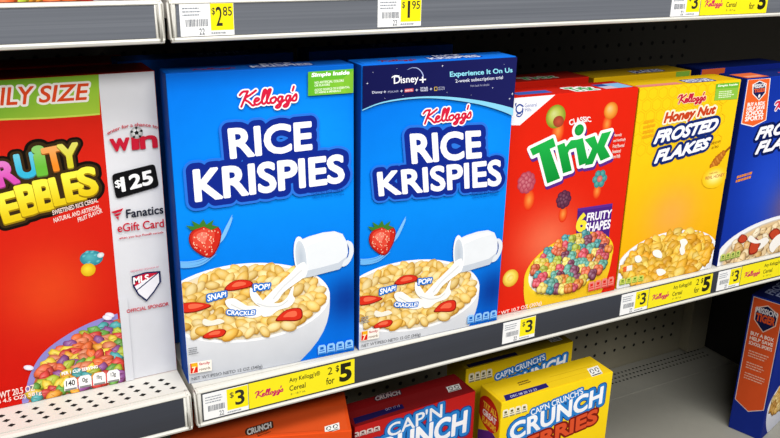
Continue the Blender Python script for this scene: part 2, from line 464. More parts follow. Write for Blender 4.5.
# ================================================================== the setting
def wall():
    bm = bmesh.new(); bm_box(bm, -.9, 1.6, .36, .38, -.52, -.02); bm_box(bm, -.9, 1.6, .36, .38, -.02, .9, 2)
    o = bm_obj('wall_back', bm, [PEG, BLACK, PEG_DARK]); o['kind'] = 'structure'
    me = o.data; bm = bmesh.new(); bm.from_mesh(me)
    for i in range(-20, 37):                                   # punched holes, every inch
        for j in range(0, 16):
            x, z = i * .0254, -.37 + j * .0254 + .02
            if -.06 < z < .0: continue
            if .905 < x < .965: continue
            vs = [bm.verts.new((x + .0034 * math.cos(t), .3597, z + .0034 * math.sin(t))) for t in [k * PI / 4 for k in range(8)]]
            bm.faces.new(vs).material_index = 1
    for j in range(0, 13):
        for i in range(-14, 33):
            x, z = i * .0254, .02 + j * .0254
            vs = [bm.verts.new((x + .0034 * math.cos(t), .3597, z + .0034 * math.sin(t))) for t in [k * PI / 4 for k in range(8)]]
            bm.faces.new(vs).material_index = 1
    bm.to_mesh(me); bm.free()
    bm = bmesh.new(); bm_box(bm, -.9, 1.6, -1.9, .36, -.54, -.52)
    o = bm_obj('floor', bm, FLOORM); o['kind'] = 'structure'
    bm = bmesh.new(); bm_box(bm, .915, .965, .335, .359, -.385, -.05)
    o = bm_obj('trim_1', bm, PEG); o['kind'] = 'structure'
    bm = bmesh.new(); bm_box(bm, .968, .985, .02, .358, -.385, -.046)
    bmesh.ops.bevel(bm, geom=list(bm.edges), offset=.002, segments=2, affect='EDGES')
    o = bm_obj('trim_2', bm, DARK); o['kind'] = 'structure'
wall()
def shelf(name, x0, x1, zt, label, chan, zc0, zc1, holes=False, capx=None, depth=.355, group=None):
    """steel gondola shelf: deck with a rolled front lip, a label channel clipped on, a white bead under it"""
    r = tag(empty(name, (x0, 0, zt)), label, 'shelf', group)
    L = x1 - x0
    bm = bmesh.new(); bm_box(bm, 0, L, .0, depth, -.016, 0)
    bmesh.ops.bevel(bm, geom=[e for e in bm.edges if all(v.co.y < .001 and v.co.z > -.001 for v in e.verts)], offset=.002, segments=3, affect='EDGES')
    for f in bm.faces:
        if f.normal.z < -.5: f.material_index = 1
    if holes:
        n = int(L / .0145)
        for i in range(n):
            for j in range(3):
                cx, cy = L - .012 - i * .0145 - (.0035 * j), .011 + j * .0098
                vs = [bm.verts.new((cx + a, cy + b, .00012)) for a, b in ((-.0036, 0), (0, -.0028), (.0036, 0), (0, .0028))]
                bm.faces.new(vs).material_index = 2
    bm_obj('deck', bm, [WHITE_METAL, UNDER, BLACK], r)
    bm = bmesh.new()                                            # lip: top roll, back sheet and bottom bead in one folded sheet
    prof = [(.0, .0), (-.0035, -.0002), (-.0056, -.0012), (-.0062, -.0026), (-.0058, -.0034), (-.0040, -.0036), (-.0040, zc0 - .0004), (-.0062, zc0 - .0008), (-.0072, zc0 - .0022), (-.0066, zc0 - .0042), (-.0045, zc0 - .0050), (-.0010, zc0 - .0046), (.0, zc0 - .002)]
    rows = [[bm.verts.new((x, y, z)) for y, z in prof] for x in (0, L)]
    for k in range(len(prof)):
        a, b = k, (k + 1) % len(prof)
        bm.faces.new((rows[0][a], rows[0][b], rows[1][b], rows[1][a]))
    bm.faces.new(rows[0]); bm.faces.new(rows[1][::-1])
    bm_obj('front_lip', bm, WHITE_METAL, r)
    c0, c1 = (.0052 if capx in ('l', 'b') else 0), L - (.006 if capx in ('r', 'b') else 0)
    bm = bmesh.new(); bm_box(bm, c0, c1, -.0052, -.0041, zc0, zc1)
    bm_obj('label_channel', bm, chan, r)
    for nm, a, b in ((('l', -.0015, .0045),) if capx in ('l', 'b') else ()) + ((('r', L - .0065, L + .001),) if capx in ('r', 'b') else ()):
        bm = bmesh.new(); bm_box(bm, a, b, -.0085, .004, zc0 - .005, .0008)
        bmesh.ops.bevel(bm, geom=list(bm.edges), offset=.0028, segments=4, affect='EDGES')
        bm_obj('end_cap', bm, WHITE_METAL, r, True)
    return r
shelf('gondola_shelf', -.1775, 1.5, 0, 'white steel shelf carrying the blue, red and yellow cereal boxes, dark label channel', CH_MAIN, -.0358, -.0036, capx='l')
shelf('gondola_shelf', -.86, -.1835, 0, 'white perforated shelf under the fruity cereal box, empty dark label channel', CH_MAIN, -.0358, -.0036, holes=True, capx='r')
shelf('gondola_shelf', -.1775, 1.5, .3685, 'overhead shelf with grey label channel holding the 2.85 and 1.95 price tags', CH_UP, -.0300, -.0036, capx='l')
shelf('gondola_shelf', -.86, -.1835, .3685, 'short overhead shelf at top left with bare grey label channel', CH_UP, -.0300, -.0036, capx='r')
def base_deck():
    r = tag(empty('base_shelf', (-.86, 0, -.39)), 'wide beige bottom shelf under the yellow and red cereal boxes, mostly empty', 'shelf')
    bm = bmesh.new(); bm_box(bm, 0, 2.4, -.16, .358, -.02, 0)
    bmesh.ops.bevel(bm, geom=[e for e in bm.edges if all(v.co.y < -.15 and v.co.z > -.001 for v in e.verts)], offset=.004, segments=3, affect='EDGES')
    for j in range(3):
        for i in range(150):
            cx, cy = .9 + i * .0095, .314 + j * .0125
            if cx > 1.82: break
            vs = [bm.verts.new((cx + .0026 * math.cos(t), cy + .0026 * math.sin(t), .0002)) for t in [k * PI / 3 for k in range(6)]]
            bm.faces.new(vs).material_index = 1
    bm_obj('deck', bm, [GREY_DECK, BLACK], r)
    bm = bmesh.new(); bm_box(bm, 0, 2.4, .2685, .2715, 0, .0014); bmesh.ops.bevel(bm, geom=list(bm.edges), offset=.0005, segments=2, affect='EDGES')
    bm_obj('seam_rib', bm, GREY_DECK, r)
    bm = bmesh.new(); bm_box(bm, 0, 2.4, -.155, -.14, -.129, -.02)
    bm_obj('kick_plate', bm, DARK, r)
base_deck()
# ================================================================== boxes on the middle shelf
def rk_picture(b, dv, dark_right=True):
    """bowl of puffed rice, milk jug, strawberry; dv slides the print down the face"""
    A = Art(b)
    A.poly(S([(-7.5,40.3),(3.4,45.6),(52.3,13.3),(115.9,19.3),(119.9,4.5),(1.4,-0.1),(-8.3,-0.0)], dv) + [(0, -30)], '#c6c8cc')       # pale table
    c, e1, e2 = vec([(62.8,76.3),(149.4,67.1),(57.4,34.6)]); c = (c[0], c[1] + dv)
    base = (c[0] - 6, c[1] - 84)
    bowl(A, c, e1, e2, base, 46, 10, '#f3f3f5', '#a9aeb8', 2.6)
    A.rings(c, e1, e2, [(0, '#f0e2bc'), (.9, '#ead9b4'), (.93, '#d9d4cc'), (.95, '#fbfbfb'), (1, '#f4f4f6')], 40)
    bo = A.build('bowl_picture')
    A = Art(b)
    ci = (c[0] - 1, c[1] + 1.5); i1 = (e1[0] * .89, e1[1] * .89); i2 = (e2[0] * .85, e2[1] * .85)
    pal = ['#ecc05c', '#f2cf78', '#e4b248', '#eec66a', '#f4d88e']
    pieces(A, ci, i1, i2, 150, pal, 5.6, 11, hi=.22, elong=1.7, shade='#8a5412')
    A.build('cereal_picture', bo)
    def straw(pts):
        A = Art(b)
        P = spline(pts, 5, True); m = (sum(p[0] for p in P) / len(P), sum(p[1] for p in P) / len(P))
        A.poly(P, '#8a1a12'); A.poly([(m[0] + (x - m[0]) * .9, m[1] + (y - m[1]) * .86 + .4) for x, y in P], '#d8301e')
        A.poly([(m[0] + (x - m[0]) * .5, m[1] + (y - m[1]) * .45 + 1.2) for x, y in P], '#ee6a4a')
        A.build('strawberry_slice_picture', bo)
    straw(S([(40.4,95.7),(48.6,102.2),(59.5,102.5),(68.3,98.4),(67.1,93.8),(56.1,92.5),(46.1,92.6)], dv))
    straw(S([(-1.4,86.8),(9.0,87.5),(22.2,83.6),(26.9,80.1),(19.9,77.7),(9.3,76.5),(-1.1,78.4)], dv))
    straw(S([(90.2,52.6),(98.8,61.0),(109.5,62.9),(117.9,60.3),(118.8,50.6),(112.3,47.9),(100.6,50.1)], dv))
    straw(S([(17.3,50.4),(26.3,54.0),(36.2,53.7),(40.0,50.2),(35.8,45.6),(25.9,45.9),(18.1,47.0)], dv))
    A = Art(b)                                                  # swirl of milk round the whole strawberry
    for w, k in ((3.2, 0), (2, 2.6), (1.4, -2.4)):
        A.stroke(S([(0.3,139.5),(-2.2,129.9),(5.9,126.6),(21.0,127.3),(34.8,135.4)], dv - k), w, '#6fb4ee', taper=lambda t: math.sin(PI * max(.02, min(.98, t))) ** .6)
    for w, k in ((3.4, 0), (2, 2.4)):
        A.stroke(S([(35.2,141.4),(41.2,147.6),(46.5,156.9),(51.9,167.2)], dv + k), w, '#7cbcf2', taper=lambda t: math.sin(PI * max(.02, min(.98, t))) ** .6)
    A.build('milk_swirl_picture')
    A = Art(b)
    P = spline(S([(10.0,152.0),(13.6,158.9),(24.1,162.4),(34.4,161.6),(40.2,155.8),(39.2,144.9),(33.3,133.5),(27.4,129.9),(19.6,134.6),(12.1,142.7)], dv), 6, True)
    m = (sum(p[0] for p in P) / len(P), sum(p[1] for p in P) / len(P))
    A.poly(P, '#8e1a14')
    A.poly([(m[0] + (x - m[0]) * .93, m[1] + (y - m[1]) * .94 + .5) for x, y in P], '#c92a1e')
    A.poly([(m[0] + (x - m[0]) * .68 - 1.5, m[1] + (y - m[1]) * .66 + 2) for x, y in P], '#de4a38')
    A.poly([(m[0] + (x - m[0]) * .34 - 3, m[1] + (y - m[1]) * .32 + 4) for x, y in P], '#ee7a68')
    rnd = random.Random(4)
    for i in range(46):
        t, r = rnd.uniform(0, 2 * PI), math.sqrt(rnd.random()) * .84
        q = P[int(t / 2 / PI * len(P)) % len(P)]
        A.ell((m[0] + (q[0] - m[0]) * r, m[1] + (q[1] - m[1]) * r), .55, .8, 0, '#f4c0a0', n=6)
    lf = S([(24.5,161.9),(12.8,159.5),(8.1,165.1),(15.8,163.1),(13.4,169.3),(20.5,164.4),(24.5,169.3),(27.0,163.5),(34.3,167.5),(32.1,161.9),(39.0,159.9),(31.3,157.5)], dv)
    A.poly(lf, '#3f7a2c'); 
    A.build('strawberry_picture')
    A = Art(b)
    # jug and pouring stream
    P = S([(115.0,134.0),(127.1,137.6),(141.9,139.8),(154.7,139.5),(163.3,135.3),(168.3,125.4),(169.1,114.3),(166.4,103.7),(159.8,97.5),(141.2,95.6),(127.2,94.1),(121.9,94.4)], dv)
    A.poly(P, '#e6eaef')
    A.poly(S([(121.9,94.4),(127.2,94.1),(141.2,95.6),(159.8,97.5),(166.4,103.7),(169.1,114.3),(167.6,110.2),(158.7,104.9),(139.2,102.5),(121.0,101.1)], dv), '#c6ced9'); A.poly(S([(116.0,131.8),(127.0,135.1),(154.7,137.0),(160.1,134.1),(141.8,131.7),(118.4,126.1)], dv), '#f6f8fa')
    A.poly(spline(S([(167.7,127.6),(174.2,123.4),(175.1,112.3),(169.7,102.1),(163.1,99.8),(164.2,105.2),(169.2,109.9),(170.4,118.5)], dv), 5, True), '#dfe5ec')
    c2, f1, f2 = vec(S([(118.7,116.5),(125.6,118.7),(121.4,93.9)], dv))
    A.rings(c2, f1, f2, [(0, '#b8c2cf'), (.78, '#cdd5df'), (.82, '#fbfcfd'), (1, '#eef1f5')], 26)
    A.poly(spline(S([(122.8,110.5),(124.2,100.5),(120.9,94.6),(109.1,87.8),(99.5,81.8),(93.0,74.2),(83.6,71.5),(77.6,75.8),(84.0,82.3),(94.6,91.3),(107.4,101.6),(115.9,109.4)], dv), 5, True), '#f8f8f6')
    A.stroke(S([(118.9,102.5),(108.2,94.5),(98.6,87.4),(88.9,77.1)], dv), 2, '#dfe0e2')
    A.build('milk_jug_picture')
    A = Art(b)
    milk_blob(A, S([(66.1,92.9),(72.8,85.3),(78.6,76.7),(85.7,73.3),(96.0,71.5),(103.5,76.7),(108.0,85.2),(110.6,86.4),(109.3,77.9),(111.3,72.0),(105.3,65.4),(93.7,63.6),(85.2,59.1),(77.0,60.1),(77.3,68.3),(70.4,75.0),(65.7,83.3)], dv))
    milk_blob(A, S([(40.7,83.5),(48.7,84.7),(55.5,79.8),(62.2,74.3),(71.3,72.6),(80.3,66.6),(78.1,62.1),(68.7,60.0),(58.7,63.0),(52.9,68.4),(43.3,75.5)], dv))
    milk_blob(A, S([(19.4,68.2),(26.0,64.8),(33.9,65.5),(38.6,61.3),(30.6,59.6),(20.8,60.4),(17.2,64.4)], dv), '#f1ebdd')
    A.stroke(S([(72.4,74.6),(83.5,69.3),(95.9,68.2),(103.4,72.3)], dv), 1.3, '#d6d8da')
    A.stroke(S([(46.4,78.2),(58.0,70.2),(69.0,66.5)], dv), 1.2, '#d9d9d6')
    A.build('milk_splash_picture', bo)
    A = Art(b)
    o = ((.16, '#1565c0'), (.1, '#1c74d0'))
    A.text('SNAP!', S([(23.8,85.9),(42.0,88.2),(23.5,92.3),(41.7,92.8)], dv), '#ffffff', .03, o, .12)
    A.text('POP!', S([(69.9,89.0),(85.2,89.1),(69.2,95.3),(85.9,93.8)], dv), '#ffffff', .03, o, .12)
    A.text('CRACKLE!', S([(41.5,68.9),(69.4,63.7),(41.7,73.7),(69.6,68.0)], dv), '#ffffff', .03, o, .1, bow=-1.2)
    A.build('sound_lettering', bo)
def rk_words(b, logo, q1, q2, dv2):
    A = Art(b)
    for off, col in ((.21, '#2b72da'), (.15, '#13298a')):        # rims of both words first, then the white letters
        A.text('RICE', q1, col, .028, ((off, col),)); A.text('KRISPIES', q2, col, .028, ((off, col),))
    A.text('RICE', q1, '#f8f8fc', .028, fat=.034); A.text('KRISPIES', q2, '#f8f8fc', .028, fat=.034)
    A.build('product_lettering')
    A = Art(b)
    script_logo(A, logo, '#cf1f3e', '#f6f4f6', 4.4, 9.4)
    A.build('script_logo')
    A = Art(b)
    A.text('TOASTED RICE CEREAL', S([(130.5,180.2),(165.3,180.4),(130.4,182.9),(165.1,182.7)], dv2), '#0b3f96', .01)
    A.text('CEREAL DE ARROZ TOSTADO', S([(132.0,176.6),(165.2,176.4),(131.9,178.7),(165.0,178.3)], dv2), '#0b4aa6', .0)
    A.build('small_print')
def rk_foot(b):
    A = Art(b)
    q = [(1.7,11.6),(23.5,11.0),(2.0,23.7)]
    A.poly([(1.7,11.6),(23.5,11.0),(23.8,23.1),(2.0,23.7)], '#f4efe6')
    A.poly([(2.4,12.2),(9.7,12.0),(9.9,22.9),(2.7,23.0)], '#d9281c')
    A.poly([(4.0,18.2),(10.0,18.0),(9.9,22.9),(3.7,22.9)], '#f0b020')
    A.text('7', [(4.2,12.9),(7.5,12.8),(4.4,18.8)], '#ffe9c0', .03)
    A.text('family', [(11.4,18.4),(21.8,18.1),(11.5,22.1)], '#c02030', .02)
    A.text('rewards', [(11.1,13.3),(22.0,13.2),(11.1,16.4)], '#806040', .01)
    A.build('reward_badge')
    A = Art(b)
    A.text('NET WT/PESO NETO 12 OZ (340g)', [(3.2,3.3),(74.7,2.0),(3.1,7.8)], '#5c5f66', .008)
    A.build('weight_print'); A = Art(b)
    lines_of_print(A, [(2.1,32.9),(12.3,32.9),(2.2,40.9)], 4, '#8d9096', 3)
    A.build('small_print')
    A = Art(b)
    badges(A, [(134.3,4.7),(175.1,4.3),(134.0,15.5),(174.6,15.0)], 4, '#8fc4f4', '#0d5fc0')
    A.build('nutrition_panel')
def rk_ground(b, name='front_print', dv=0):
    A = Art(b); W, H = A.w, A.h
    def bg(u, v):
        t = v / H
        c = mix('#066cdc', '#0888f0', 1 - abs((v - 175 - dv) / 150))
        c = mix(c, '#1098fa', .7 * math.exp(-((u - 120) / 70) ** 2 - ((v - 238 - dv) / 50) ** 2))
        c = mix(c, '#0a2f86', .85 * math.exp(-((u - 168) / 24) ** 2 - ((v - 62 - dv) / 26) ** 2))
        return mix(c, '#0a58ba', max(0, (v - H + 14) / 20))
    A.grid(.6, W - .6, .6, H - .6, 22, 36, bg)
    return A
def rk_top(b):
    A = Art(b, 't')
    script_logo(A, [(24, 8), (64, 8), (24, 17)], '#7a1f3c')
    A.text('RICE', [(92, 19), (122, 19), (92, 29)], '#d6def0', .03, ((.12, '#14298c'),))
    A.text('KRISPIES', [(80, 7), (138, 7), (80, 18)], '#d6def0', .03, ((.12, '#14298c'),))
    A.build('flap_lettering')
BLUE, NAVY = '#0b66cf', '#0a4fae'
# the plain one, with a green corner badge
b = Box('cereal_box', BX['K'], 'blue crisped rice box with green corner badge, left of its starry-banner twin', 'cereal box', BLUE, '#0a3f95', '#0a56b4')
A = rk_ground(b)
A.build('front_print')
rk_picture(b, 0)
rk_words(b, [(62.2,270.6),(118.5,272.8),(62.9,285.2)], [(53.8,224.9),(131.6,226.4),(52.7,251.9),(131.5,252.5)], [(19.2,187.4),(164.8,190.3),(18.8,216.6),(164.1,217.3)], 0)
rk_foot(b); rk_top(b)
A = Art(b)
A.poly([(129.8,300.2),(175.5,300.9),(175.2,277.9),(129.3,277.7)], lambda u, v: mix('#5fb02c', '#8cc63a', (u - 130) / 46))
A.poly([(129.8,300.2),(175.5,300.9),(175.3,292.3),(129.6,291.8)], '#62b22e')
A.poly([(162.4,291.0),(175.3,299.3),(175.2,278.3),(168.5,277.7)], '#7cbb34')
A.text('Simple Inside', [(133.3,294.2),(171.1,294.8),(133.4,298.9),(171.1,299.4)], '#ffffff', .035, shear=.1)
A.text('NO ARTIFICIAL COLORS', [(136.2,288.6),(165.4,289.2),(136.2,290.9),(165.4,291.3)], '#f2f8e4', .015)
A.text('OR FLAVORS', [(136.1,286.0),(151.2,286.2),(136.1,288.0),(151.2,288.3)], '#f2f8e4', .015)
A.text('GOOD SOURCE OF 8 ESSENTIAL', [(136.0,281.8),(171.6,282.7),(136.1,283.9),(171.6,284.7)], '#f2f8e4', .015)
A.text('VITAMINS & MINERALS', [(136.0,279.4),(162.3,279.8),(136.0,281.3),(162.3,281.8)], '#f2f8e4', .015)
A.build('corner_badge')
# the one with the streaming offer
b = Box('cereal_box', BX['D'], 'blue crisped rice box with a dark starry streaming-offer banner across its top', 'cereal box', BLUE, '#0a3f95', '#1069d2')
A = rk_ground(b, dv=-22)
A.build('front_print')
rk_picture(b, -23.5)
rk_words(b, [(67.1,241.6),(124.7,243.3),(66.3,256.0)], [(58.0,203.1),(139.1,201.1),(54.5,232.9),(136.2,229.1)], [(21.2,173.0),(167.1,166.8),(18.5,197.1),(164.6,195.1)], -21)
rk_foot(b); rk_top(b)
A = Art(b)
edge = spline([(-2.2,261.6),(18.2,267.9),(42.1,270.6),(70.0,270.7),(99.0,268.1),(132.7,262.2),(160.2,255.5),(178.9,249.7)], 5)
band = spline([(-2.1,260.6),(18.2,266.6),(42.1,269.0),(70.1,268.9),(99.1,265.2),(133.0,258.0),(160.8,249.0),(179.1,241.1)], 5)
A.poly(band[::-1] + edge, '#86cdea')
A.poly([(.6, 304.4)] + edge + [(176.2, 304.4)], lambda u, v: mix('#14164a', '#1c1e58', u / 176))
for x, y, r in [(p[0], p[1], k) for p, k in zip([(5.6,287.7),(11.3,297.9),(87.5,300.0),(36.9,300.3),(148.3,274.2),(173.5,266.2),(170.4,261.3),(24.6,271.9),(44.2,273.5),(122.6,268.6),(160.5,297.8),(94.0,273.1)], (1.2, .6, 1.3, .5, 1, 1.6, 1.3, .5, .6, .6, .5, .5))]:
    A.poly([(x - r, y), (x - r * .2, y - r * .2), (x, y - r), (x + r * .2, y - r * .2), (x + r, y), (x + r * .2, y + r * .2), (x, y + r), (x - r * .2, y + r * .2)], '#d8dcf0')
A.build('offer_banner')
A = Art(b)
A.text('D', [(34.0,285.5),(41.1,286.1),(33.3,292.6)], '#f6f6fb', .012, shear=.05)
A.text('isney', [(41.7,283.5),(61.1,283.6),(41.0,291.9)], '#f6f6fb', .012)
A.text('+', [(62.3,284.6),(69.4,284.7),(61.8,290.5)], '#f6f6fb', .01)
A.stroke([(48.4,298.3),(53.3,300.0),(59.4,299.1),(64.0,295.3),(66.3,290.8)], 1.2, '#a8b4e0', taper=lambda t: .25 + .75 * t)
A.stroke([(31.7,291.9),(34.9,293.3),(39.3,292.8)], 1.0, '#f6f6fb')
A.text('Disney', [(11.0,276.7),(21.9,276.7),(10.7,279.8)], '#d2d4ea', .012)
A.text('+', [(23.2,277.2),(25.6,277.3),(23.1,279.4)], '#d2d4ea', .02)
A.text('PIXAR', [(27.7,276.9),(39.3,277.0),(27.7,278.9)], '#a8aacc', .0)
A.text('+', [(41.2,276.8),(43.7,276.9),(41.2,279.0)], '#d2d4ea', .02)
A.poly([(45.9,276.3),(55.6,276.5),(55.5,279.8),(45.8,279.7)], '#c8505a')
A.text('MARVEL', [(46.5,277.1),(54.9,277.2),(46.5,278.8)], '#f4e0e0', .02)
A.text('+', [(58.1,276.7),(60.6,276.7),(58.0,278.9)], '#d2d4ea', .02)
A.text('STAR', [(63.4,278.1),(71.8,278.2),(63.3,280.1)], '#d2d4ea', .02)
A.text('WARS', [(63.5,275.9),(71.9,276.0),(63.4,277.7)], '#d2d4ea', .02)
A.text('+', [(74.1,276.6),(76.6,276.7),(74.0,278.8)], '#d2d4ea', .02)
A.stroke([(79.4,275.9),(82.3,275.9),(82.2,279.3),(79.2,279.3),(79.4,275.9)], .7, '#d8b840', smooth=False)
A.text('NATIONAL', [(83.4,277.8),(91.2,277.9),(83.3,279.3)], '#b8bad6', .0)
A.text('GEOGRAPHIC', [(83.5,276.0),(91.3,276.1),(83.4,277.4)], '#b8bad6', .0)
A.build('streaming_logos')
A = Art(b)
A.text('Experience It On Us', [(96.8,287.1),(171.7,287.6),(96.2,293.7),(170.8,293.7)], '#8fdcf0', .022)
A.text('2-week subscription trial', [(103.4,281.2),(160.4,281.6),(102.9,285.7),(159.7,286.2)], '#dfe2f2', .008)
A.text('Visit back for details', [(120.9,276.9),(143.8,276.8),(120.7,279.1),(143.6,279.1)], '#a0a2c4', .0)
A.build('offer_lettering')
# ---- fruity flakes, family size
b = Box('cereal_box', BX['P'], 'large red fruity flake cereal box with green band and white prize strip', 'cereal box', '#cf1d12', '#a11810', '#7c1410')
A = Art(b); W, H = A.w, A.h
gx, gy = [(103.0,110.1)][0]
A.grid(.6, W - .6, .6, H - .6, 24, 30, lambda u, v: mix(mix(mix('#c6180f', '#d62819', v / H), '#c0140c', max(0, 1 - u / 60)), '#ea5a22', .6 * math.exp(-((u - gx) / 42) ** 2 - ((v - gy) / 42) ** 2)))
A.poly([[(163.5,303.2)][0], (W - .6, 303.2), (W - .6, .6), ([(160.9,-0.9)][0][0], .6)], lambda u, v: mix('#cfd0d6', '#e2e2e6', v / 300))
A.build('front_print')
A = Art(b)
bl = spline([(30.1,271.2),(81.6,270.4),(112.7,268.9),(141.0,268.4),(161.3,268.5)], 6)
A.poly([(.6, bl[0][1])] + [p for p in bl if p[0] > .6] + [(bl[-1][0] + .6, bl[-1][1]), ([(163.5,303.2)][0][0] + .6, 303.2), (.6, 303.2)], lambda u, v: mix(mix('#3f8f28', '#8fc038', (u - 40) / 90), '#b8cf44', max(0, .8 - (v - 262) / 26)))
A.stroke([p for p in bl if p[0] > .6], 1.6, '#c8d858', smooth=False)
o = ((.085, '#f6eee6'),)
A.text('FAMILY', [(47.6,283.3),(109.1,281.9),(49.2,297.2),(110.6,296.3)], '#dd4a22', .03, o, .12, fat=.02)
A.text('SIZE', [(113.7,282.3),(153.1,282.0),(115.5,296.1),(154.8,295.9)], '#dd4a22', .03, o, .12, fat=.02)
A.build('size_banner')
A = Art(b)
FR = [('F', [(63.1,221.7)][0], '#e83a28', 10), ('R', [(80.4,224.0)][0], '#d851b4', 9), ('U', [(97.1,228.8)][0], '#38b6d8', 4), ('i', [(108.4,231.8)][0], '#68b83a', 3), ('T', [(119.8,232.2)][0], '#f08a28', 6), ('Y', [(132.4,233.7)][0], '#d8d030', 2)]
PB = [('P', [(51.1,189.3)][0], 12, 1), ('E', [(79.8,193.4)][0], 9, .95), ('B', [(95.6,198.5)][0], 8, 1), ('B', [(110.1,200.8)][0], 5, 1), ('L', [(122.4,202.9)][0], 6, .92), ('E', [(133.6,205.2)][0], 5, .95), ('S', [(145.3,208.4)][0], 2, .95)]
for r_, dark in ((.20, '#17120e'), (.13, '#3a2a16')):
    for ch, c, col, r in FR: A.letter(ch, c, (7 if ch == 'i' else 15), 24 if ch == 'i' else 20, r, dark, (), .02, 0, r_)
    for ch, c, r, k in PB: A.letter(ch, (c[0], c[1] - .6), 15.5 * k, 26 * k, r, dark, (), .02, 0, r_)
for ch, c, col, r in FR:
    A.letter(ch, (c[0], c[1] - 1), (7 if ch == 'i' else 15), 24 if ch == 'i' else 20, r, mix(col, '#301010', .4), (), .03, 0, .05)
    A.letter(ch, c, (7 if ch == 'i' else 15), 24 if ch == 'i' else 20, r, (lambda cc, cv: (lambda u, v: mix(mix(cc, '#ffffff', .25), cc, (cv + 8 - v) / 14)))(col, c[1]), (), .03, 0, .045)
for ch, c, r, k in PB:
    A.letter(ch, (c[0], c[1] - 1.2), 15.5 * k, 26 * k, r, '#9a7c10', (), .03, 0, .05)
    A.letter(ch, c, 15.5 * k, 26 * k, r, (lambda cv: (lambda u, v: mix('#f8ec48', '#e2c41c', (cv + 9 - v) / 20)))(c[1]), (), .03, 0, .04)
A.build('product_lettering')
A = Art(b)
A.text('SWEETENED RICE CEREAL', [(113.4,181.1),(152.7,188.1),(113.0,185.3),(152.2,192.0)], '#f2d8d0', .02)
A.text('NATURAL AND ARTIFICIAL', [(113.6,173.9),(153.8,181.6),(113.2,178.1),(153.5,185.5)], '#f2d8d0', .02)
A.text('FRUIT FLAVOR', [(133.9,171.4),(155.3,177.5),(133.4,175.5),(155.0,181.5)], '#f2d8d0', .02)
A.build('small_print')
A = Art(b)
A.ell([(141.6,134.9)][0], 10.2, 7.6, -8, '#5ab4bc', '#2c7f92', 18, (-2, 2))
A.ell([(137.7,124.0)][0], 6.6, 6.6, 0, '#f4dc3a', '#d8a818', 16, (-1, 1.5))
for p in [(135.4,138.0),(139.1,131.4),(145.0,137.3),(147.0,131.0),(142.7,140.7),(138.3,141.4)]: A.ell(p, 2.2, 1.4, 20, '#79c8cc', '#3f98a8', 8)
A.ell([(149.9,136.5)][0], 3.2, 2.6, 10, '#f2f2f2', '#c0c8cc', 12)
A.build('falling_flake_picture')
A = Art(b)
out = spline([(66.6,4.3),(70.7,12.9),(77.1,30.4),(90.9,49.2),(114.4,63.2),(137.7,71.3),(159.5,74.5)], 6)
A.poly([p for p in out] + [([(160.5,-0.8)][0][0] - .3, .6), (out[0][0], .6)], '#8d86c8')
xr = [(160.5,-0.8)][0][0]
inn = [(p[0] + 4.2, p[1] - 5.2) for p in out]
A.poly(inn + [(xr - .3, .6), (inn[0][0], .6)], '#c4683e')
def inside(u, v):
    if u > xr - 1.2 or v < 3: return False
    for (x0, y0), (x1, y1) in zip(inn, inn[1:]):
        if x0 <= u <= x1: return v < y0 + (y1 - y0) * (u - x0) / (x1 - x0 + 1e-6) - 2
    return u > inn[-1][0] - .1 and v < inn[-1][1]
cx, cy = [(127.8,26.3)][0]
pieces(A, (cx, cy - 2), (62, 0), (0, 52), 230, ['#e8622c', '#f0a030', '#a8b830', '#5c9c3c', '#3f9ca0', '#cc3a34', '#8a4a90', '#e8c83a', '#dc7850', '#e0603c'], 5.4, 5, hi=.22, elong=1.6, inside=inside, style='flake')
xt = xr + .4 + ([(163.5,303.2)][0][0] - xr) * 90 / 303
A.poly([(xr + .4, .6), (xr + 8, .6), (xt + 8, 90), (xt, 90)], lambda u, v: mix('#cfd0d6', '#e2e2e6', v / 300))
for p in [(152.2,74.9),(76.2,37.0),(149.7,72.8)]: A.ell(p, 4.6, 2.6, -25, '#fbf8fa', '#d8cce0', 12)
A.build('flake_picture')
A = Art(b)
A.text('PER 1 CUP SERVING', [(103.6,22.0),(136.2,21.8),(103.6,25.2),(136.2,25.1)], '#ffffff', .03)
q = [(103.4,4.6),(156.0,3.1),(103.9,17.6)]
badges(A, q, 4, '#f2f2f0', '#585858', .1)
for i, t in enumerate(('140', '0g', '190mg', '12g')):
    BL, BR, TL = q[:3]
    def m(a, bb): return (BL[0] + (BR[0] - BL[0]) * a + (TL[0] - BL[0]) * bb, BL[1] + (BR[1] - BL[1]) * a + (TL[1] - BL[1]) * bb)
    x = i / 4
    A.poly([m(x + .03, .3), m(x + .22, .3), m(x + .22, .85), m(x + .03, .85)], '#f2f2f0')
    A.text(t, [m(x + (.05 if i == 0 else .08), .36), m(x + (.2 if i == 0 else .17), .36), m(x + (.05 if i == 0 else .08), .8)], '#282828', .02)
A.build('nutrition_panel')
A = Art(b)
A.text('NET WT 20.5 OZ', [(37.0,11.4),(78.5,12.5),(37.3,18.0),(78.7,18.7)], '#f4dcd4', .02)
A.text('(1 LB 4.5 OZ) 581g', [(36.2,5.3),(83.9,5.9),(36.5,10.5),(84.0,10.9)], '#f4dcd4', .02)
A.build('weight_print')
A = Art(b)
RED2 = '#c41f36'
A.text('enter for a chance to', [(166.4,249.5),(210.6,251.1),(166.2,252.7),(210.5,254.3)], RED2, .015, bow=4.6)
A.text('w', [(168.3,234.3),(184.2,234.3),(168.2,244.8)], RED2, .02, fat=.035); A.text('\u0131', [(186.9,234.2),(192.2,234.2),(187.1,244.6)], RED2, .02, fat=.035)
A.text('n', [(194.4,234.1),(208.8,234.2),(194.3,244.8)], RED2, .02, fat=.035)
A.build('prize_lettering')
A = Art(b)
c = [(191.6,249.0)][0]
A.ell(c, 5.6, 5.6, 0, '#f2f2f2', '#9a9a9a', 20, (-1.5, 1.5)); A.ell(c, 2, 2, 18, '#1c1c1c', n=5)
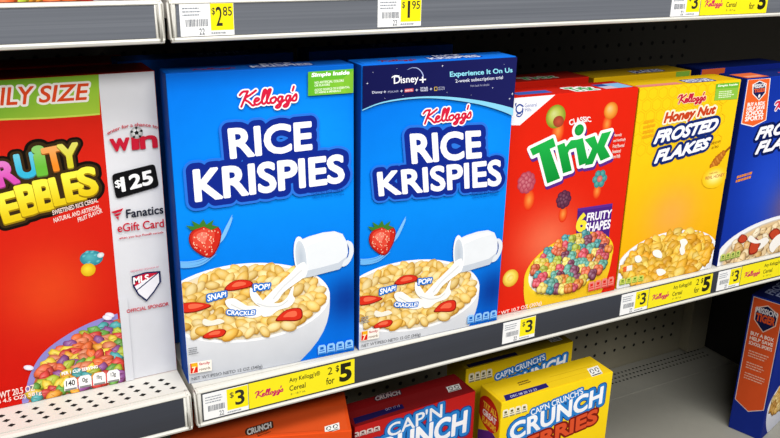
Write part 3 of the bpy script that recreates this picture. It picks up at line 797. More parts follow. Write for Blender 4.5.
for k in range(5):
    t = PI / 2 + k * 2 * PI / 5
    A.ell((c[0] + 4.5 * math.cos(t), c[1] + 4.5 * math.sin(t)), 1.3, 1.3, 40 * k, '#242424', n=5); A.stroke([(c[0] + 2 * math.cos(t), c[1] + 2 * math.sin(t)), (c[0] + 4 * math.cos(t), c[1] + 4 * math.sin(t))], .4, '#404040', smooth=False)
A.build('soccer_ball_picture')
A = Art(b)
q = [(166.4,212.8),(205.3,218.5),(207.8,196.3),(168.3,189.3)]
def rnd_quad(q, k):
    P = []
    for i in range(4):
        p, a, bb = q[i], q[i - 1], q[(i + 1) % 4]
        la, lb = math.dist(p, a), math.dist(p, bb)
        pa = (p[0] + (a[0] - p[0]) * k / la, p[1] + (a[1] - p[1]) * k / la); pb = (p[0] + (bb[0] - p[0]) * k / lb, p[1] + (bb[1] - p[1]) * k / lb)
        for t in (0, .33, .67, 1):
            P.append(tuple((1 - t) ** 2 * x + 2 * t * (1 - t) * y + t * t * z for x, y, z in zip(pa, p, pb)))
    return P
A.poly(rnd_quad(q, 3.5), '#141416')
A.text('125', [(174.7,195.7),(202.2,200.0),(174.1,208.6),(201.5,212.6)], '#f4f4f4', .02, fat=.04)
A.text('$', [(168.9,198.8),(174.0,199.5),(168.4,206.5),(173.4,207.2)], '#f4f4f4', .02, fat=.02)
A.build('gift_card_picture')
A = Art(b)
A.poly([(162.6,177.5),(173.8,179.6),(172.2,176.9),(164.9,175.6)], RED2); A.poly([(165.0,174.6),(171.7,175.8),(170.3,173.4),(166.1,172.7)], RED2); A.poly([(166.4,171.9),(169.1,172.4),(168.6,168.6)], RED2)
A.text('Fanatics', [(175.9,169.7),(209.8,169.5),(176.0,177.7),(209.8,177.5)], '#1c2030', .02)
A.text('eGift Card', [(166.8,157.0),(209.4,155.7),(167.2,164.9),(209.4,163.9)], RED2, .02, fat=.012)
A.text('when you buy Post\u00ae cereals', [(167.4,149.2),(208.3,149.1),(167.3,152.0),(208.3,151.8)], RED2, .02)
A.build('gift_lettering')
A = Art(b)
sh = [(175.6,110.9),(188.5,112.9),(202.7,111.6),(202.6,100.2),(195.4,90.5),(187.3,82.2),(179.8,90.5),(175.9,100.1)]
m0 = (sum(p[0] for p in sh) / 8, sum(p[1] for p in sh) / 8)
A.poly(sh, '#1d2450'); si = [(m0[0] + (x - m0[0]) * .87, m0[1] + (y - m0[1]) * .88) for x, y in sh]
A.poly(si, '#eceaf0')
A.poly([si[0], si[1], si[2], si[7]], '#c22038'); A.stroke([(si[2][0], si[2][1]), (si[7][0] + 1, si[7][1] - 5)], 1.1, '#1d2450', smooth=False)
A.text('MLS', [(176.8,102.6),(191.0,103.9),(177.0,109.2),(191.2,110.1)], '#ffffff', .03)
for p in [(179.3,98.8),(182.7,99.4),(181.1,95.7)]: A.ell(p, .8, .8, 18, '#ffffff', n=5)
A.text('OFFICIAL SPONSOR', [(168.0,73.8),(208.1,73.8),(168.1,77.4),(208.2,77.5)], RED2, .02)
A.text('PRESENTED SPONSOR OF', [(175.1,115.0),(201.6,115.3),(175.2,116.8),(201.8,117.0)], '#d8607a', .0)
A.build('league_crest')
# ---- red box of fruit-shaped puffs
GREEN = '#169a3c'
b = Box('cereal_box', BX['T'], 'red box of fruit-shaped puffs with big green letters and purple sign', 'cereal box', '#d6210f', '#9c180c', '#c21c10')
A = Art(b); W, H = A.w, A.h
gx, gy = [(65.5,85.4)][0]
A.grid(.6, W - .6, .6, H - .6, 26, 32, lambda u, v: mix('#dc2411', '#f0825c', .75 * math.exp(-((u - gx) / 46) ** 2 - ((v - gy) / 40) ** 2)))
for p, r in zip([(66.0,216.4),(136.0,218.5),(33.5,139.1),(131.8,137.7),(84.1,115.2)], (11, 9, 10, 8, 8)):
    A.rings(p, (r * .8, 0), (0, r * 1.3), [(0, '#f09a48'), (.5, '#ea6a2a'), (1, '#dc2411')], 20)
A.build('front_print')
A = Art(b)
A.poly([(.6, H - .6), [(59.8,259.4)][0], [(13.1,227.5)][0], (.6, H - 30)], '#efeff2')
A.stroke([(15.7,248.2),(11.0,250.5),(7.1,247.7),(7.8,243.1),(12.1,241.4),(15.5,243.8),(15.4,245.8)], 1.7, '#1c3f96', n=5)
A.stroke([(15.6,245.7),(15.5,240.7),(12.4,237.4),(8.4,238.4),(9.3,240.5),(12.9,240.5)], 1.4, '#1c3f96', n=5)
A.stroke([(5.5,251.1),(6.4,252.3),(5.9,249.3)], 1.2, '#1c3f96', n=4)
A.text('General', [(18.2,246.9),(34.3,246.8),(17.5,251.1)], '#5a6cae', .0); A.text('Mills', [(18.9,242.0),(27.3,242.0),(18.3,245.8)], '#5a6cae', .0)
A.build('maker_logo')
A = Art(b)
def ball(p, r, c0, c1, bumps=0):
    if bumps:
        for k in range(bumps):
            t = k * 2 * PI / bumps
            A.ell((p[0] + r * .62 * math.cos(t), p[1] + r * .66 * math.sin(t)), r * .44, r * .46, 0, c0, c1, 12, (-r * .1, r * .12))
        A.ell(p, r * .42, r * .44, 0, mix(c0, '#ffffff', .15), c1, 12, (-r * .1, r * .12))
        if bumps > 6:
            for k in range(5):
                t = k * 2 * PI / 5 + .4
                A.ell((p[0] + r * .4 * math.cos(t), p[1] + r * .42 * math.sin(t)), r * .3, r * .31, 0, mix(c0, '#ffffff', .1), c1, 10, (-r * .06, r * .08))
    else: A.rings(p, (r, 0), (0, r), [(0, mix(c0, '#ffffff', .35)), (.55, c0), (1, c1)], 22, (-r * .25, r * .3))
ball([(61.2,233.3)][0], 13.5, '#b4bc4c', '#7c8a22')
p = [(65.5,227.4)][0]; A.ell(p, 7.6, 6.6, -10, '#c45038', '#96402a', 16)
A.build('fruit_piece_picture'); A = Art(b)
ball([(139.5,234.0)][0], 10.2, '#f0a040', '#d06a1c')
A.build('fruit_piece_picture'); A = Art(b)
ball([(28.0,160.5)][0], 12, '#d0707c', '#a83a50', 9)
A.build('fruit_piece_picture'); A = Art(b)
ball([(133.8,152.6)][0], 10.5, '#62b0a8', '#2f7c80', 6); A.ell([(133.8,152.6)][0], 4.2, 4.2, 0, '#e88a80', '#c05a58', 10)
A.build('fruit_piece_picture'); A = Art(b)
ball([(83.0,133.4)][0], 10.5, '#7a4058', '#47203a', 8)
A.build('fruit_piece_picture'); A = Art(b)
ball([(15.7,45.6)][0], 11, '#f6dc5e', '#d8a028'); A.ell([(15.7,45.6)][0], 5, 4, 30, '#f8e88a', '#eccb50', 12)
A.build('fruit_piece_picture')
A = Art(b)
Tl = [[(28.8,199.5),(59.8,209.4),(64.5,199.0),(56.4,196.8),(74.9,160.1),(56.9,156.0),(42.1,193.8),(33.6,191.2)],
      [(66.1,199.7),(76.2,202.2),(78.5,197.1),(85.2,204.1),(92.9,204.1),(94.0,194.5),(84.8,193.0),(82.7,189.7),(90.7,167.7),(78.2,165.5)],
      [(90.8,203.6),(102.1,205.3),(113.7,174.8),(100.8,172.2)],
      [(104.9,203.0),(119.2,206.2),(124.8,196.1),(129.4,208.1),(143.3,209.7),(135.5,192.2),(146.2,178.6),(132.0,174.7),(125.4,185.4),(120.5,172.3),(108.8,171.7),(117.2,191.1)]]
dot = [(95.7,215.2)][0]
ring = [(dot[0] + 6.4 * math.cos(k * PI / 12), dot[1] + 6.4 * math.sin(k * PI / 12)) for k in range(24)]
for dx, dy, w, c in ((1.5, -3.5, 7.5, '#5c2a86'), (0, 0, 7.2, '#f6f4f4')):
    seg = []
    for P in Tl + [ring]:
        Q = [(u + dx, v + dy) for u, v in P]; seg += list(zip(Q, Q[1:] + Q[:1]))
    A.swell(seg, w / 2, c); A.up()
    for P in Tl + [ring]: A.up(); A.poly([(u + dx, v + dy) for u, v in P], c)
for P in Tl: A.poly(P, lambda u, v: mix('#0f8a34', '#22b04a', (v - 165) / 40))
A.ell(dot, 6.6, 6.6, 0, '#22a846', '#159038', 20)
A.build('product_lettering')
A = Art(b)
A.text('CLASSIC', [(81.7,221.3),(112.0,223.1),(79.6,227.4),(109.8,229.1)], '#f4eeee', .03, bow=1.6)
for i, t in enumerate(('Naturally', 'and Artificially', 'Fruit Flavored', 'Sweetened', 'Corn Puffs')):
    w = (10, 16, 15, 11, 11)[i]
    A.text(t, [(p[0], p[1] - 6.4 * i) for p in [[(148.2,201.5)][0], ([(148.2,201.5)][0][0] + w * 1.15, [(148.2,201.5)][0][1]), ([(148.2,201.5)][0][0], [(148.2,201.5)][0][1] + 4.2)]], '#f2d8d0', .02)
A.build('small_print')
A = Art(b)
A.poly([(105.1,119.4),(157.7,119.0),(158.0,75.2),(106.9,77.8)], '#4c2380')
A.poly([(105.1,119.4),(157.7,119.0),(157.7,115.4),(105.2,116.1)], '#5a2d90')
A.text('6', [(106.8,89.9),(120.3,90.4),(105.8,110.8),(118.9,111.2)], '#f6e23c', .05)
A.text('FRUITY', [(120.4,101.4),(158.2,100.7),(120.1,111.1),(157.8,110.8)], '#f6f4fa', .03, shear=.1)
A.text('SHAPES', [(119.5,87.0),(157.9,87.0),(119.6,98.4),(157.6,98.2)], '#f6f4fa', .03, shear=.1)
A.build('shapes_sign')
A = Art(b)
c, e1, e2 = vec([(101.3,48.1),(166.9,61.2),(110.6,10.6)])
bowl(A, c, e1, e2, (c[0], c[1] - 72), 40, 8, '#f6d22e', '#dca818', 2.4)
A.rings(c, e1, e2, [(0, '#f0ece6'), (.86, '#f2eeea'), (.9, '#fbfaf6'), (.91, '#f6d63a'), (1, '#f2c824')], 36)
bo = A.build('bowl_picture')
A = Art(b)
pieces(A, (c[0] + 2, c[1] + 3), (e1[0] * .84, e1[1] * .84), (e2[0] * .86, e2[1] * .86), 95, ['#e8802c', '#d8485a', '#7a3a58', '#3f98a0', '#a8b83c', '#f0d850', '#e0603c', '#f4dc6a', '#5cae9c', '#6a2c48'], 7.2, 21, hi=.3, elong=1.15, style='lump')
A.build('cereal_picture', bo)
A = Art(b)
badges(A, [(132.0,7.4),(172.5,9.0),(131.4,20.3)], 4, '#e8867c', '#d8281c', .08)
A.build('nutrition_panel')
A = Art(b)
A.text('NET WT 10.7 OZ (303g)', [(-10.7,0.0),(62.1,2.7),(-11.1,5.8),(61.5,8.6)], '#f4dcd4', .02)
A.build('weight_print')
A = Art(b, 't')
A.text('Trix', [(88, 5), (120, 5), (88, 24), (120, 24)], GREEN, .05, ((.12, '#f0ecec'),))
A.build('flap_lettering'); A = Art(b, 't')
A.poly([(132, 3), (172, 3), (172, 30), (132, 30)], '#7fb4dc'); A.poly([(132, 3), (150, 3), (150, 16), (132, 16)], '#c8b4c4'); A.poly([(132, 18), (148, 18), (148, 30), (132, 30)], '#2c4a90')
A.build('flap_picture'); A = Art(b, 't')
A.poly([(14, 8), (60, 8), (60, 22), (14, 22)], '#3a5cae')
A.build('flap_print')
# ---- honey flakes
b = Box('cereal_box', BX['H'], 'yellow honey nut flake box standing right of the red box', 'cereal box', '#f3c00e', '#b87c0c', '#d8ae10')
A = Art(b); W, H = A.w, A.h
gx, gy = [(80.8,88.8)][0]
A.grid(.6, W - .6, .6, H - .6, 26, 36, lambda u, v: mix(mix('#f0aa0c', '#f5cc18', v / 200), '#f3a850', .8 * math.exp(-((u - gx) / 44) ** 2 - ((v - gy) / 42) ** 2)))
for i in range(9):
    for j in range(6):
        x, y = 6 + i * 16 + (8 if j % 2 else 0), H - 8 - j * 13.6
        A.stroke([(x + 7.6 * math.cos(PI / 6 + k * PI / 3), y + 7.6 * math.sin(PI / 6 + k * PI / 3)) for k in range(6)], 1.1, '#eeb814', smooth=False, closed=True)
lines_of_print(A, [(13.3,194.9),(33.8,196.6),(12.6,219.3)], 4, '#eaa818', 8, .6)
A.build('front_print')
A = Art(b)
A.poly([(124.3,254.2),(164.8,253.9),(165.5,232.2),(125.2,233.4)], '#8cc044'); A.poly([(124.3,254.2),(164.8,253.9),(165.0,247.0),(124.5,247.7)], '#6cb434')
A.text('Simple Inside', [(128.1,249.4),(162.4,249.2),(127.7,252.7),(162.0,252.5)], '#f6fae8', .03, shear=.1)
lines_of_print(A, [(131.6,235.9),(159.7,235.7),(131.3,245.5)], 4, '#e4f0c8', 4, .5)
A.build('corner_badge')
A = Art(b)
script_logo(A, [(63.0,233.6),(109.6,234.3),(62.1,243.9)], '#c01f3c', '#f6d9b0', 5.2, 9)
A.build('script_logo')
A = Art(b)
A.text('Honey Nut', [(45.7,208.4),(130.3,214.0),(44.0,223.6),(129.3,227.1)], '#c4431e', .03, ((.16, '#f8ecd0'),), .3, fat=.06)
q1 = [(33.4,187.5),(135.6,195.4),(35.8,201.9),(138.5,210.0)]
q2 = [(38.6,162.3),(126.2,172.9),(40.3,177.0),(129.1,185.9)]
for off, col in ((.2, '#15296e'),):
    A.text('FROSTED', q1, col, .03, ((off, col),), .2); A.text('FLAKES', q2, col, .03, ((off, col),), .2)
A.text('FROSTED', q1, '#f4f4fa', .03, (), .2, fat=.055); A.text('FLAKES', q2, '#f4f4fa', .03, (), .2, fat=.055)
A.build('product_lettering')
A = Art(b)
A.stroke([(148.8,154.2),(159.3,164.0),(170.8,172.7)], 3.2, '#8a4a1c')
h0, h1 = [(139.0,146.5),(156.7,162.7)]
for k in range(7):
    t = k / 6; p = (h0[0] + (h1[0] - h0[0]) * t, h0[1] + (h1[1] - h0[1]) * t); r = 7.6 * (1 - abs(t - .45) * .75)
    A.ell(p, 3.2, r, 40, '#e89a3a' if k % 2 else '#d07c28', '#a85c18', 16, (-.8, 1.2))
A.build('honey_dipper_picture')
A = Art(b)
glow(A, [(146.4,131.7)][0], 22, 15, '#fff4a0', '#f4c41a')
A.text('made with', [(136.5,136.3),(150.7,136.8),(136.3,139.0)], '#b8702c', .01)
A.text('REAL HONEY', [(130.7,129.8),(164.6,131.1),(130.3,134.1),(164.3,135.3)], '#c06a3c', .02)
A.text('ONE SCOOP', [(130.9,176.3),(147.3,178.1),(130.9,179.2),(147.1,180.8)], '#8a5a14', .01); A.text('OR TWO', [(133.0,170.4),(145.2,171.5),(132.8,173.0)], '#8a5a14', .01)
A.build('honey_lettering')
A = Art(b)
c, e1, e2 = vec([(84.8,27.4),(171.6,32.2),(98.0,-11.3)])
bowl(A, c, e1, e2, (c[0], c[1] - 70), 44, 8, '#f2f2f4', '#b8bac4', 2.4)
A.rings(c, e1, e2, [(0, '#d89a24'), (.86, '#dca030'), (.9, '#c8c0b8'), (.93, '#f8f8fa'), (1, '#eeeef2')], 36)
bo = A.build('bowl_picture')
A = Art(b)
pal = ['#eeb02a', '#f4be36', '#e4a020', '#f2c448', '#f6d05c']
pieces(A, (c[0], c[1] + 2), (e1[0] * .86, e1[1] * .86), (e2[0] * .84, e2[1] * .84), 95, pal, 8, 31, hi=.2, elong=1.4, edge=.6, style='flake', shade='#7a4a08')
A.build('flake_picture', bo)
for P in ([(99.7,51.6),(108.4,52.5),(114.2,46.5),(109.9,41.0),(112.1,32.7),(106.2,30.0),(101.4,38.7),(102.9,44.1)], [(54.3,44.1),(64.5,44.1),(70.9,37.3),(70.1,31.8),(57.1,37.0)], [(24.5,41.1),(32.0,41.8),(37.1,34.9),(32.5,32.0),(26.5,34.5)], [(64.8,15.9),(74.5,15.9),(82.7,9.3),(70.9,6.6)]):
    A = Art(b); A.poly(spline(P, 4, True), '#f6f4ee'); A.build('milk_picture', bo)
A = Art(b)
badges(A, [(3.3,5.4),(44.7,4.2),(3.3,14.3)], 4, '#ccd462', '#6a8a28', .1)
A.poly([(7.3,23.2),(22.2,23.3),(21.7,30.6),(6.9,30.4)], '#f4ece0'); A.poly([(7.3,23.2),(12.9,23.2),(12.5,30.5),(6.9,30.4)], '#e8642c')
lines_of_print(A, [(6.1,-2.9),(31.2,-2.6),(6.2,1.6)], 2, '#604018', 6)
A.build('nutrition_panel')
A = Art(b, 't')
A.poly([(4, 2), (70, 2), (70, 13), (4, 13)], '#dc8478')
A.build('flap_band'); A = Art(b, 't')
A.text('FROSTED FLAKES', [(84, 5), (126, 5), (86, 20), (128, 20)], '#e8e8f0', .03, ((.12, '#182f7c'),))
A.build('flap_lettering')
# ---- blue flakes box cut by the frame
b = Box('cereal_box', BX['F'], 'royal blue flake box with orange school sports tag, rightmost on middle shelf', 'cereal box', '#1a38a8', '#0f1f6a', '#10246e')
A = Art(b); W, H = A.w, A.h
gx, gy = [(131.0,70.8)][0]
A.grid(.6, W - .6, .6, H - .6, 26, 32, lambda u, v: mix(mix('#12309a', '#2048c4', math.exp(-((u - 80) / 60) ** 2 - ((v - 110) / 90) ** 2)), '#c87850', .5 * math.exp(-((u - gx) / 40) ** 2 - ((v - gy) / 40) ** 2)))
A.build('front_print')
A = Art(b)
A.poly([(1.5,255.6),(43.9,255.0),(49.5,199.5),(26.0,192.5),(2.1,198.7)], '#f2ece6'); A.poly([(2.6,255.3),(42.7,254.5),(48.2,200.1),(25.7,193.9),(3.4,199.6)], '#e8622a')
s_ = [(11.3,248.9),(23.6,253.2),(37.9,248.6),(39.2,236.1),(29.0,227.0),(14.3,236.6)]
A.poly(s_, '#f0ece8'); m0 = (sum(p[0] for p in s_) / 6, sum(p[1] for p in s_) / 6)
A.poly([(m0[0] + (x - m0[0]) * .86, m0[1] + (y - m0[1]) * .9) for x, y in s_], '#161f52')
A.text('MISSION', [(13.6,243.9),(37.9,244.0),(12.8,248.8),(37.1,249.0)], '#f0eef0', .03)
A.text('TIGER', [(16.9,238.3),(37.5,238.3),(16.2,242.7),(36.7,242.8)], '#e8622a', .04)
A.ell([(27.8,233.1)][0], 2, 2.4, 0, '#f0ecea', n=10)
for t, q in (('BUY A BOX', [(8.7,221.0),(41.1,220.8),(8.4,225.5),(40.7,225.3)]), ('HELP SAVE', [(8.6,215.3),(41.7,215.3),(8.3,219.8),(41.4,219.8)]), ('SCHOOL', [(8.7,208.6),(41.9,208.4),(8.3,214.3),(41.4,214.2)]), ('SPORTS', [(8.7,201.5),(42.1,201.5),(8.3,207.3),(41.6,207.3)])):
    A.text(t, q, '#fbf6f2', .02, fat=.04)
A.build('sports_tag')
A = Art(b)
script_logo(A, [(61.5,211.5),(125.2,211.8),(60.7,222.2)], '#d02848', '#e8e4f0', 5.2, 10)
A.build('script_logo')
A = Art(b)
q1 = [(35.3,174.8),(158.2,183.8),(37.8,189.6),(159.9,199.3)]; q2 = [(39.7,154.8),(145.6,161.9),(42.2,170.0),(147.3,177.8)]
for off, col in ((.2, '#0d1a54'),):
    A.text('FROSTED', q1, col, .03, ((off, col),), .2); A.text('FLAKES', q2, col, .03, ((off, col),), .2)
A.text('FROSTED', q1, '#f2f2f8', .03, (), .2, fat=.055); A.text('FLAKES', q2, '#f2f2f8', .03, (), .2, fat=.055)
A.build('product_lettering')
A = Art(b)
lines_of_print(A, [(9.9,118.9),(44.9,122.4),(11.6,130.0)], 2, '#e08a24', 3, .62)
A.build('small_print')
A = Art(b)
c, e1, e2 = vec([(140.9,2.6),(287.8,4.1),(160.1,-52.9)])
bowl(A, c, e1, e2, (c[0], c[1] - 70), 44, 8, '#e8e8f0', '#a8acbc', 2.2)
A.rings(c, e1, e2, [(0, '#e0c9a0'), (.86, '#e0c090'), (.9, '#c8c0b8'), (.93, '#f4f4f6'), (1, '#e8e8ee')], 36)
bo = A.build('bowl_picture')
A = Art(b)
pieces(A, (c[0], c[1] + 2), (e1[0] * .87, e1[1] * .87), (e2[0] * .84, e2[1] * .84), 95, ['#e2bf86', '#ecd2a2', '#d8a860', '#f2e2c0', '#e8c890'], 8, 41, hi=.25, elong=1.4, style='flake')
A.build('flake_picture', bo)
for P in ([(32.4,34.0),(38.4,41.8),(49.4,37.1),(50.9,31.0),(41.6,28.1)], [(58.3,16.4),(61.3,29.3),(71.1,30.7),(79.3,21.9),(76.4,8.8),(62.5,7.6)], [(95.1,32.9),(105.6,40.2),(117.3,35.4),(120.2,24.4),(106.1,22.1)]):
    A = Art(b); Q = spline(P, 4, True); A.poly(Q, '#8a2418'); m0 = (sum(p[0] for p in Q) / len(Q), sum(p[1] for p in Q) / len(Q)); A.poly([(m0[0] + (x - m0[0]) * .82, m0[1] + (y - m0[1]) * .82) for x, y in Q], '#c04428'); A.build('strawberry_slice_picture', bo)
for P in ([(53.0,30.7),(57.4,37.3),(73.9,27.3),(87.7,29.5),(97.5,23.5),(87.3,14.6),(77.4,13.2),(81.5,21.6),(68.7,23.6)], [(101.2,16.8),(111.0,27.3),(125.2,29.6),(132.5,17.8),(117.8,9.5),(111.0,3.0),(103.6,7.3)]):
    A = Art(b); A.poly(spline(P, 4, True), '#f2eee8'); A.build('milk_picture', bo)
A = Art(b)
badges(A, [(3.2,7.4),(42.3,8.1),(2.9,17.8)], 4, '#c4cc6a', '#5a7a30', .1)
A.build('nutrition_panel')
A = Art(b, 't')
A.poly([(2, 1), (42, 1), (42, 30), (2, 30)], '#e06a3a'); A.poly([(8, 5), (36, 5), (36, 14), (8, 14)], '#e89a78')
script_logo(A, [(78, 6), (120, 6), (78, 18)], '#c8405a')
A.build('flap_print')
# ---- second row, seen as slivers behind the front boxes
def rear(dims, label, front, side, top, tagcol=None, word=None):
    b = Box('cereal_box', dims, label, 'cereal box', front, side, top, 'second row of cereal boxes on the middle shelf')
    A = Art(b); w, h = A.w, A.h
    if tagcol: A.poly([tagcol[1], (tagcol[2], tagcol[1][1]), (tagcol[2], h - .6), (tagcol[1][0], h - .6)], tagcol[0]); A.build('corner_badge')
    A = Art(b, 't')
    if word: A.text(word[0], [(w * .45, 8), (w * .75, 8), (w * .46, 22)], word[1], .03, ((.1, word[2]),))
    if word: A.build('flap_lettering')
    return b
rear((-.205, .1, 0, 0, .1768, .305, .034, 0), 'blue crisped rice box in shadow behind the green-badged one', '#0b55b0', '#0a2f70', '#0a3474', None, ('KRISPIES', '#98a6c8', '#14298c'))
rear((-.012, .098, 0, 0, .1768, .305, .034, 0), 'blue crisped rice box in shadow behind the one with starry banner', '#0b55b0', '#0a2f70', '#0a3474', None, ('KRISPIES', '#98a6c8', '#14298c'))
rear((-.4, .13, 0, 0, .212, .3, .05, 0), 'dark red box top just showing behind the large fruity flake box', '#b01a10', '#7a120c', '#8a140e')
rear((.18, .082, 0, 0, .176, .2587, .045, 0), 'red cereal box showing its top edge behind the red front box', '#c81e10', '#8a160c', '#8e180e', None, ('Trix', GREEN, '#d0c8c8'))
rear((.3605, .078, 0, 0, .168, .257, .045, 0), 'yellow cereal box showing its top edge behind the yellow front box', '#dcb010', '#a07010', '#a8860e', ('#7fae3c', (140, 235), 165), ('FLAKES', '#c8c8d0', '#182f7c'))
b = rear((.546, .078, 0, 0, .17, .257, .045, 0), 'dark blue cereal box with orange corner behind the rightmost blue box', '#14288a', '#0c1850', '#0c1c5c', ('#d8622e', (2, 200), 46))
# ================================================================== boxes on the bottom shelf
def crunch_front(b, cap, big, sub, subcol, rim, cap_t="CAP'N CRUNCH'S", white='#eef0f4'):
    A = Art(b)
    for off, col in ((.2, '#123a7c'), (.15, '#2a7cc8')):
        A.text(cap_t, cap, col, .02, ((off, col),)); A.text('CRUNCH', big, col, .03, ((off * .8, col),))
    A.text('CRUNCH', big, lambda u, v: mix('#dfe4ec', '#f6f7fa', (v - 190) / 50), .03, fat=.032)
    A.text(cap_t, cap, white, .02, fat=.015)
    A.build('brand_lettering')
    if sub:
        A = Art(b); A.text('BERRIES', sub, subcol, .03, ((.12, rim),), fat=.05); A.build('flavour_lettering')
b = Box('cereal_box', BX['Y'], 'yellow berry cereal box in front on the bottom shelf, orange lettering low on its face', 'cereal box', '#f2cc12', '#e8c010', '#e6c018')
A = Art(b); A.grid(.6, A.w - .6, .6, A.h - .6, 6, 8, lambda u, v: mix('#eec010', '#f6d61c', v / 270)); A.build('front_print')
crunch_front(b, [(47.9,238.6),(130.0,249.1),(45.6,247.5),(127.6,258.1)], [(18.4,209.7),(163.4,226.0),(16.1,233.9),(163.4,251.3)], [(25.8,183.5),(158.2,198.0),(24.1,203.5),(157.9,218.2)], '#d8502a', '#7a1c10')
A = Art(b)
badges(A, [(3.3,247.1),(41.0,246.7),(2.1,258.9)], 4, '#f0ead0', '#686030', .08); A.build('nutrition_panel')
A = Art(b, 't')
A.poly([(11.7,12.6),(78.3,13.9),(76.0,4.7),(6.9,0.7)], '#26216a')
A.text('DEC 08 20 13 23', [(17.1,4.4),(57.7,5.4),(18.7,8.8),(59.2,9.5)], '#c8c8e4', .01)
A.build('date_bar')
A = Art(b, 't'); recycle_marks(A, [(142.6,0.6),(161.7,1.8),(150.2,19.9)]); A.build('recycling_mark')
A = Art(b, 't')
lines_of_print(A, [(43.0,23.6),(62.2,24.2),(46.4,32.8)], 2, '#7a5c20', 5); A.build('flap_print'); A = Art(b, 't'); A.stroke([(92, 24), (160, 24)], .5, '#b8920c', smooth=False); A.stroke([(70, 14), (150, 14)], .4, '#c09c10', smooth=False)
A.build('crease')
A = Art(b, 's')
A.ell([(21.1,239.8)][0], 23, 23, 0, '#d8301c', '#c02414', 28)
A.poly([(.6, 150), (46.4, 150), (46.4, 212), (30, 219), (.6, 205)], '#5a2a80'); A.poly([(.6, 120), (46.4, 120), (46.4, 160), (.6, 180)], '#4a60c0')
A.ell((24, 236), 21, 20, 0, '#dc3a20', '#c82816', 24)
for t, v, c in (('TRY ALL', 244, '#f4c838'), ('GREAT', 233, '#f6eee4'), ('FLAVORS', 222, '#f4c838')): A.text(t, [(9, v), (39, v), (9, v + 8)], c, .04)
A.build('side_print')
b = Box('cereal_box', BX['B'], 'yellow cereal box half hidden behind the front yellow box on the bottom shelf', 'cereal box', '#d8b810', '#b89a10', '#8c7410')
crunch_front(b, [(49.9,241.2),(132.1,252.7),(48.3,250.0),(130.2,261.7)], [(66.8,216.4),(168.5,233.2),(63.3,235.5),(169.3,251.3)], None, None, None)
A = Art(b); badges(A, [(5.2,248.3),(43.5,247.5),(4.0,262.2)], 4, '#dcd6bc', '#585228', .08); A.build('nutrition_panel')
A = Art(b, 't'); A.poly([(6, 2), (86, 2), (86, 10), (6, 10)], '#1c1838'); A.build('date_bar')
A = Art(b, 't'); recycle_marks(A, [(150, 10), (170, 10), (150, 26)]); A.build('recycling_mark')
b = Box('cereal_box', BX['R'], 'dark red cereal box on the bottom shelf between orange and yellow boxes', 'cereal box', '#b01a1c', '#7c1214', '#7e1416')
A = Art(b); A.grid(.6, A.w - .6, .6, A.h - .6, 6, 8, lambda u, v: mix('#a8181a', '#bc2220', v / 270)); A.build('front_print')
crunch_front(b, [(45.2,241.7),(121.7,246.9),(44.0,259.4),(121.7,266.3)], [(12.9,212.1),(158.8,214.0),(12.7,240.2),(159.7,245.0)], None, None, None, "CAP'N")
A = Art(b); badges(A, [(-2.8,255.4),(34.3,254.7),(-3.0,262.6)], 4, '#d8c8c4', '#5c2020', .08); A.build('nutrition_panel')
A = Art(b, 't'); A.poly([(6.5,16.7),(73.4,16.3),(71.7,7.2),(3.1,4.9)], '#231a4e'); A.text('OCT 17 13', [(49.0,12.7),(68.3,12.4),(50.1,17.1),(69.5,16.8)], '#a8a0c0', .0); A.build('date_bar')
A = Art(b, 't'); recycle_marks(A, [(138.7,12.0),(158.0,11.5),(142.7,24.4)]); A.build('recycling_mark')
A = Art(b, 't'); A.text("CAP'N", [(55.1,46.5),(74.8,46.1),(56.7,51.9),(76.5,51.6)], '#a89090', .03, ((.1, '#3a1420'),)); A.text('CRUNCH', [(49.0,37.8),(83.1,37.0),(51.8,45.6),(86.3,44.9)], '#b8a4a4', .04, ((.1, '#2c2030'),)); A.build('flap_lettering')
b = Box('cereal_box', BX['O'], 'bright orange box top on the bottom shelf, under the yellow sale strip', 'cereal box', '#dc4e1c', '#b03c14', '#d04a1a')  # top colour slightly darker than the front, shelf shade painted in
A = Art(b, 't')
A.text("CAP'N", [(85.6,15.0),(99.4,21.2),(84.9,18.8),(98.8,24.7)], '#8a7468', .03)
A.text('CRUNCH', [(80.0,5.0),(105.1,16.3),(79.3,15.0),(104.6,25.9)], '#d8d4d0', .05, ((.12, '#4a2c20'),))
A.build('flap_lettering')
A = Art(b, 't'); recycle_marks(A, [(161.1,-2.8),(177.3,3.3),(161.7,10.2)]); A.build('recycling_mark')
A = Art(b, 't'); lines_of_print(A, [(90.8,0.7),(104.5,7.4),(88.7,7.5)], 2, '#6a2c14', 5); A.build('flap_print'); A = Art(b, 't'); A.stroke([(8, 4), (160, 4)], .5, '#b84214', smooth=False); A.build('crease')
b = Box('cereal_box', BX['M'], 'dark blue flake box on the bottom shelf at right, orange panel on its side', 'cereal box', '#1c2f8c', '#182a80', '#10184a')
A = Art(b, 's')
pan = [(3, 254), (53, 254), (53, 58), (28, 44), (3, 58)]
A.poly(pan, '#d8c8c0'); A.poly([(4, 253), (52, 253), (52, 58.6), (28, 45.4), (4, 58.6)], '#cf4f24')
sh = [(9, 236), (28, 246), (47, 236), (46, 214), (28, 196), (10, 214)]
A.poly(sh, '#d8b8a8'); A.poly([(28 + (x - 28) * .9, 221 + (y - 221) * .92) for x, y in sh], '#141a40')
A.text('MISSION', [(11, 229), (45, 229), (11, 238)], '#d8d0d4', .03); A.text('TIGER', [(13, 214), (43, 214), (13, 227)], '#cf4f24', .05)
A.build('sports_panel')
A = Art(b, 's')
for k, (t, v, h_) in enumerate((('BUY A BOX', 186, 6), ('HELP SAVE', 177, 6), ('SCHOOL SPORTS', 168, 6))): A.text(t, [(9, v), (47, v), (9, v + h_)], '#ecd8cc', .03)
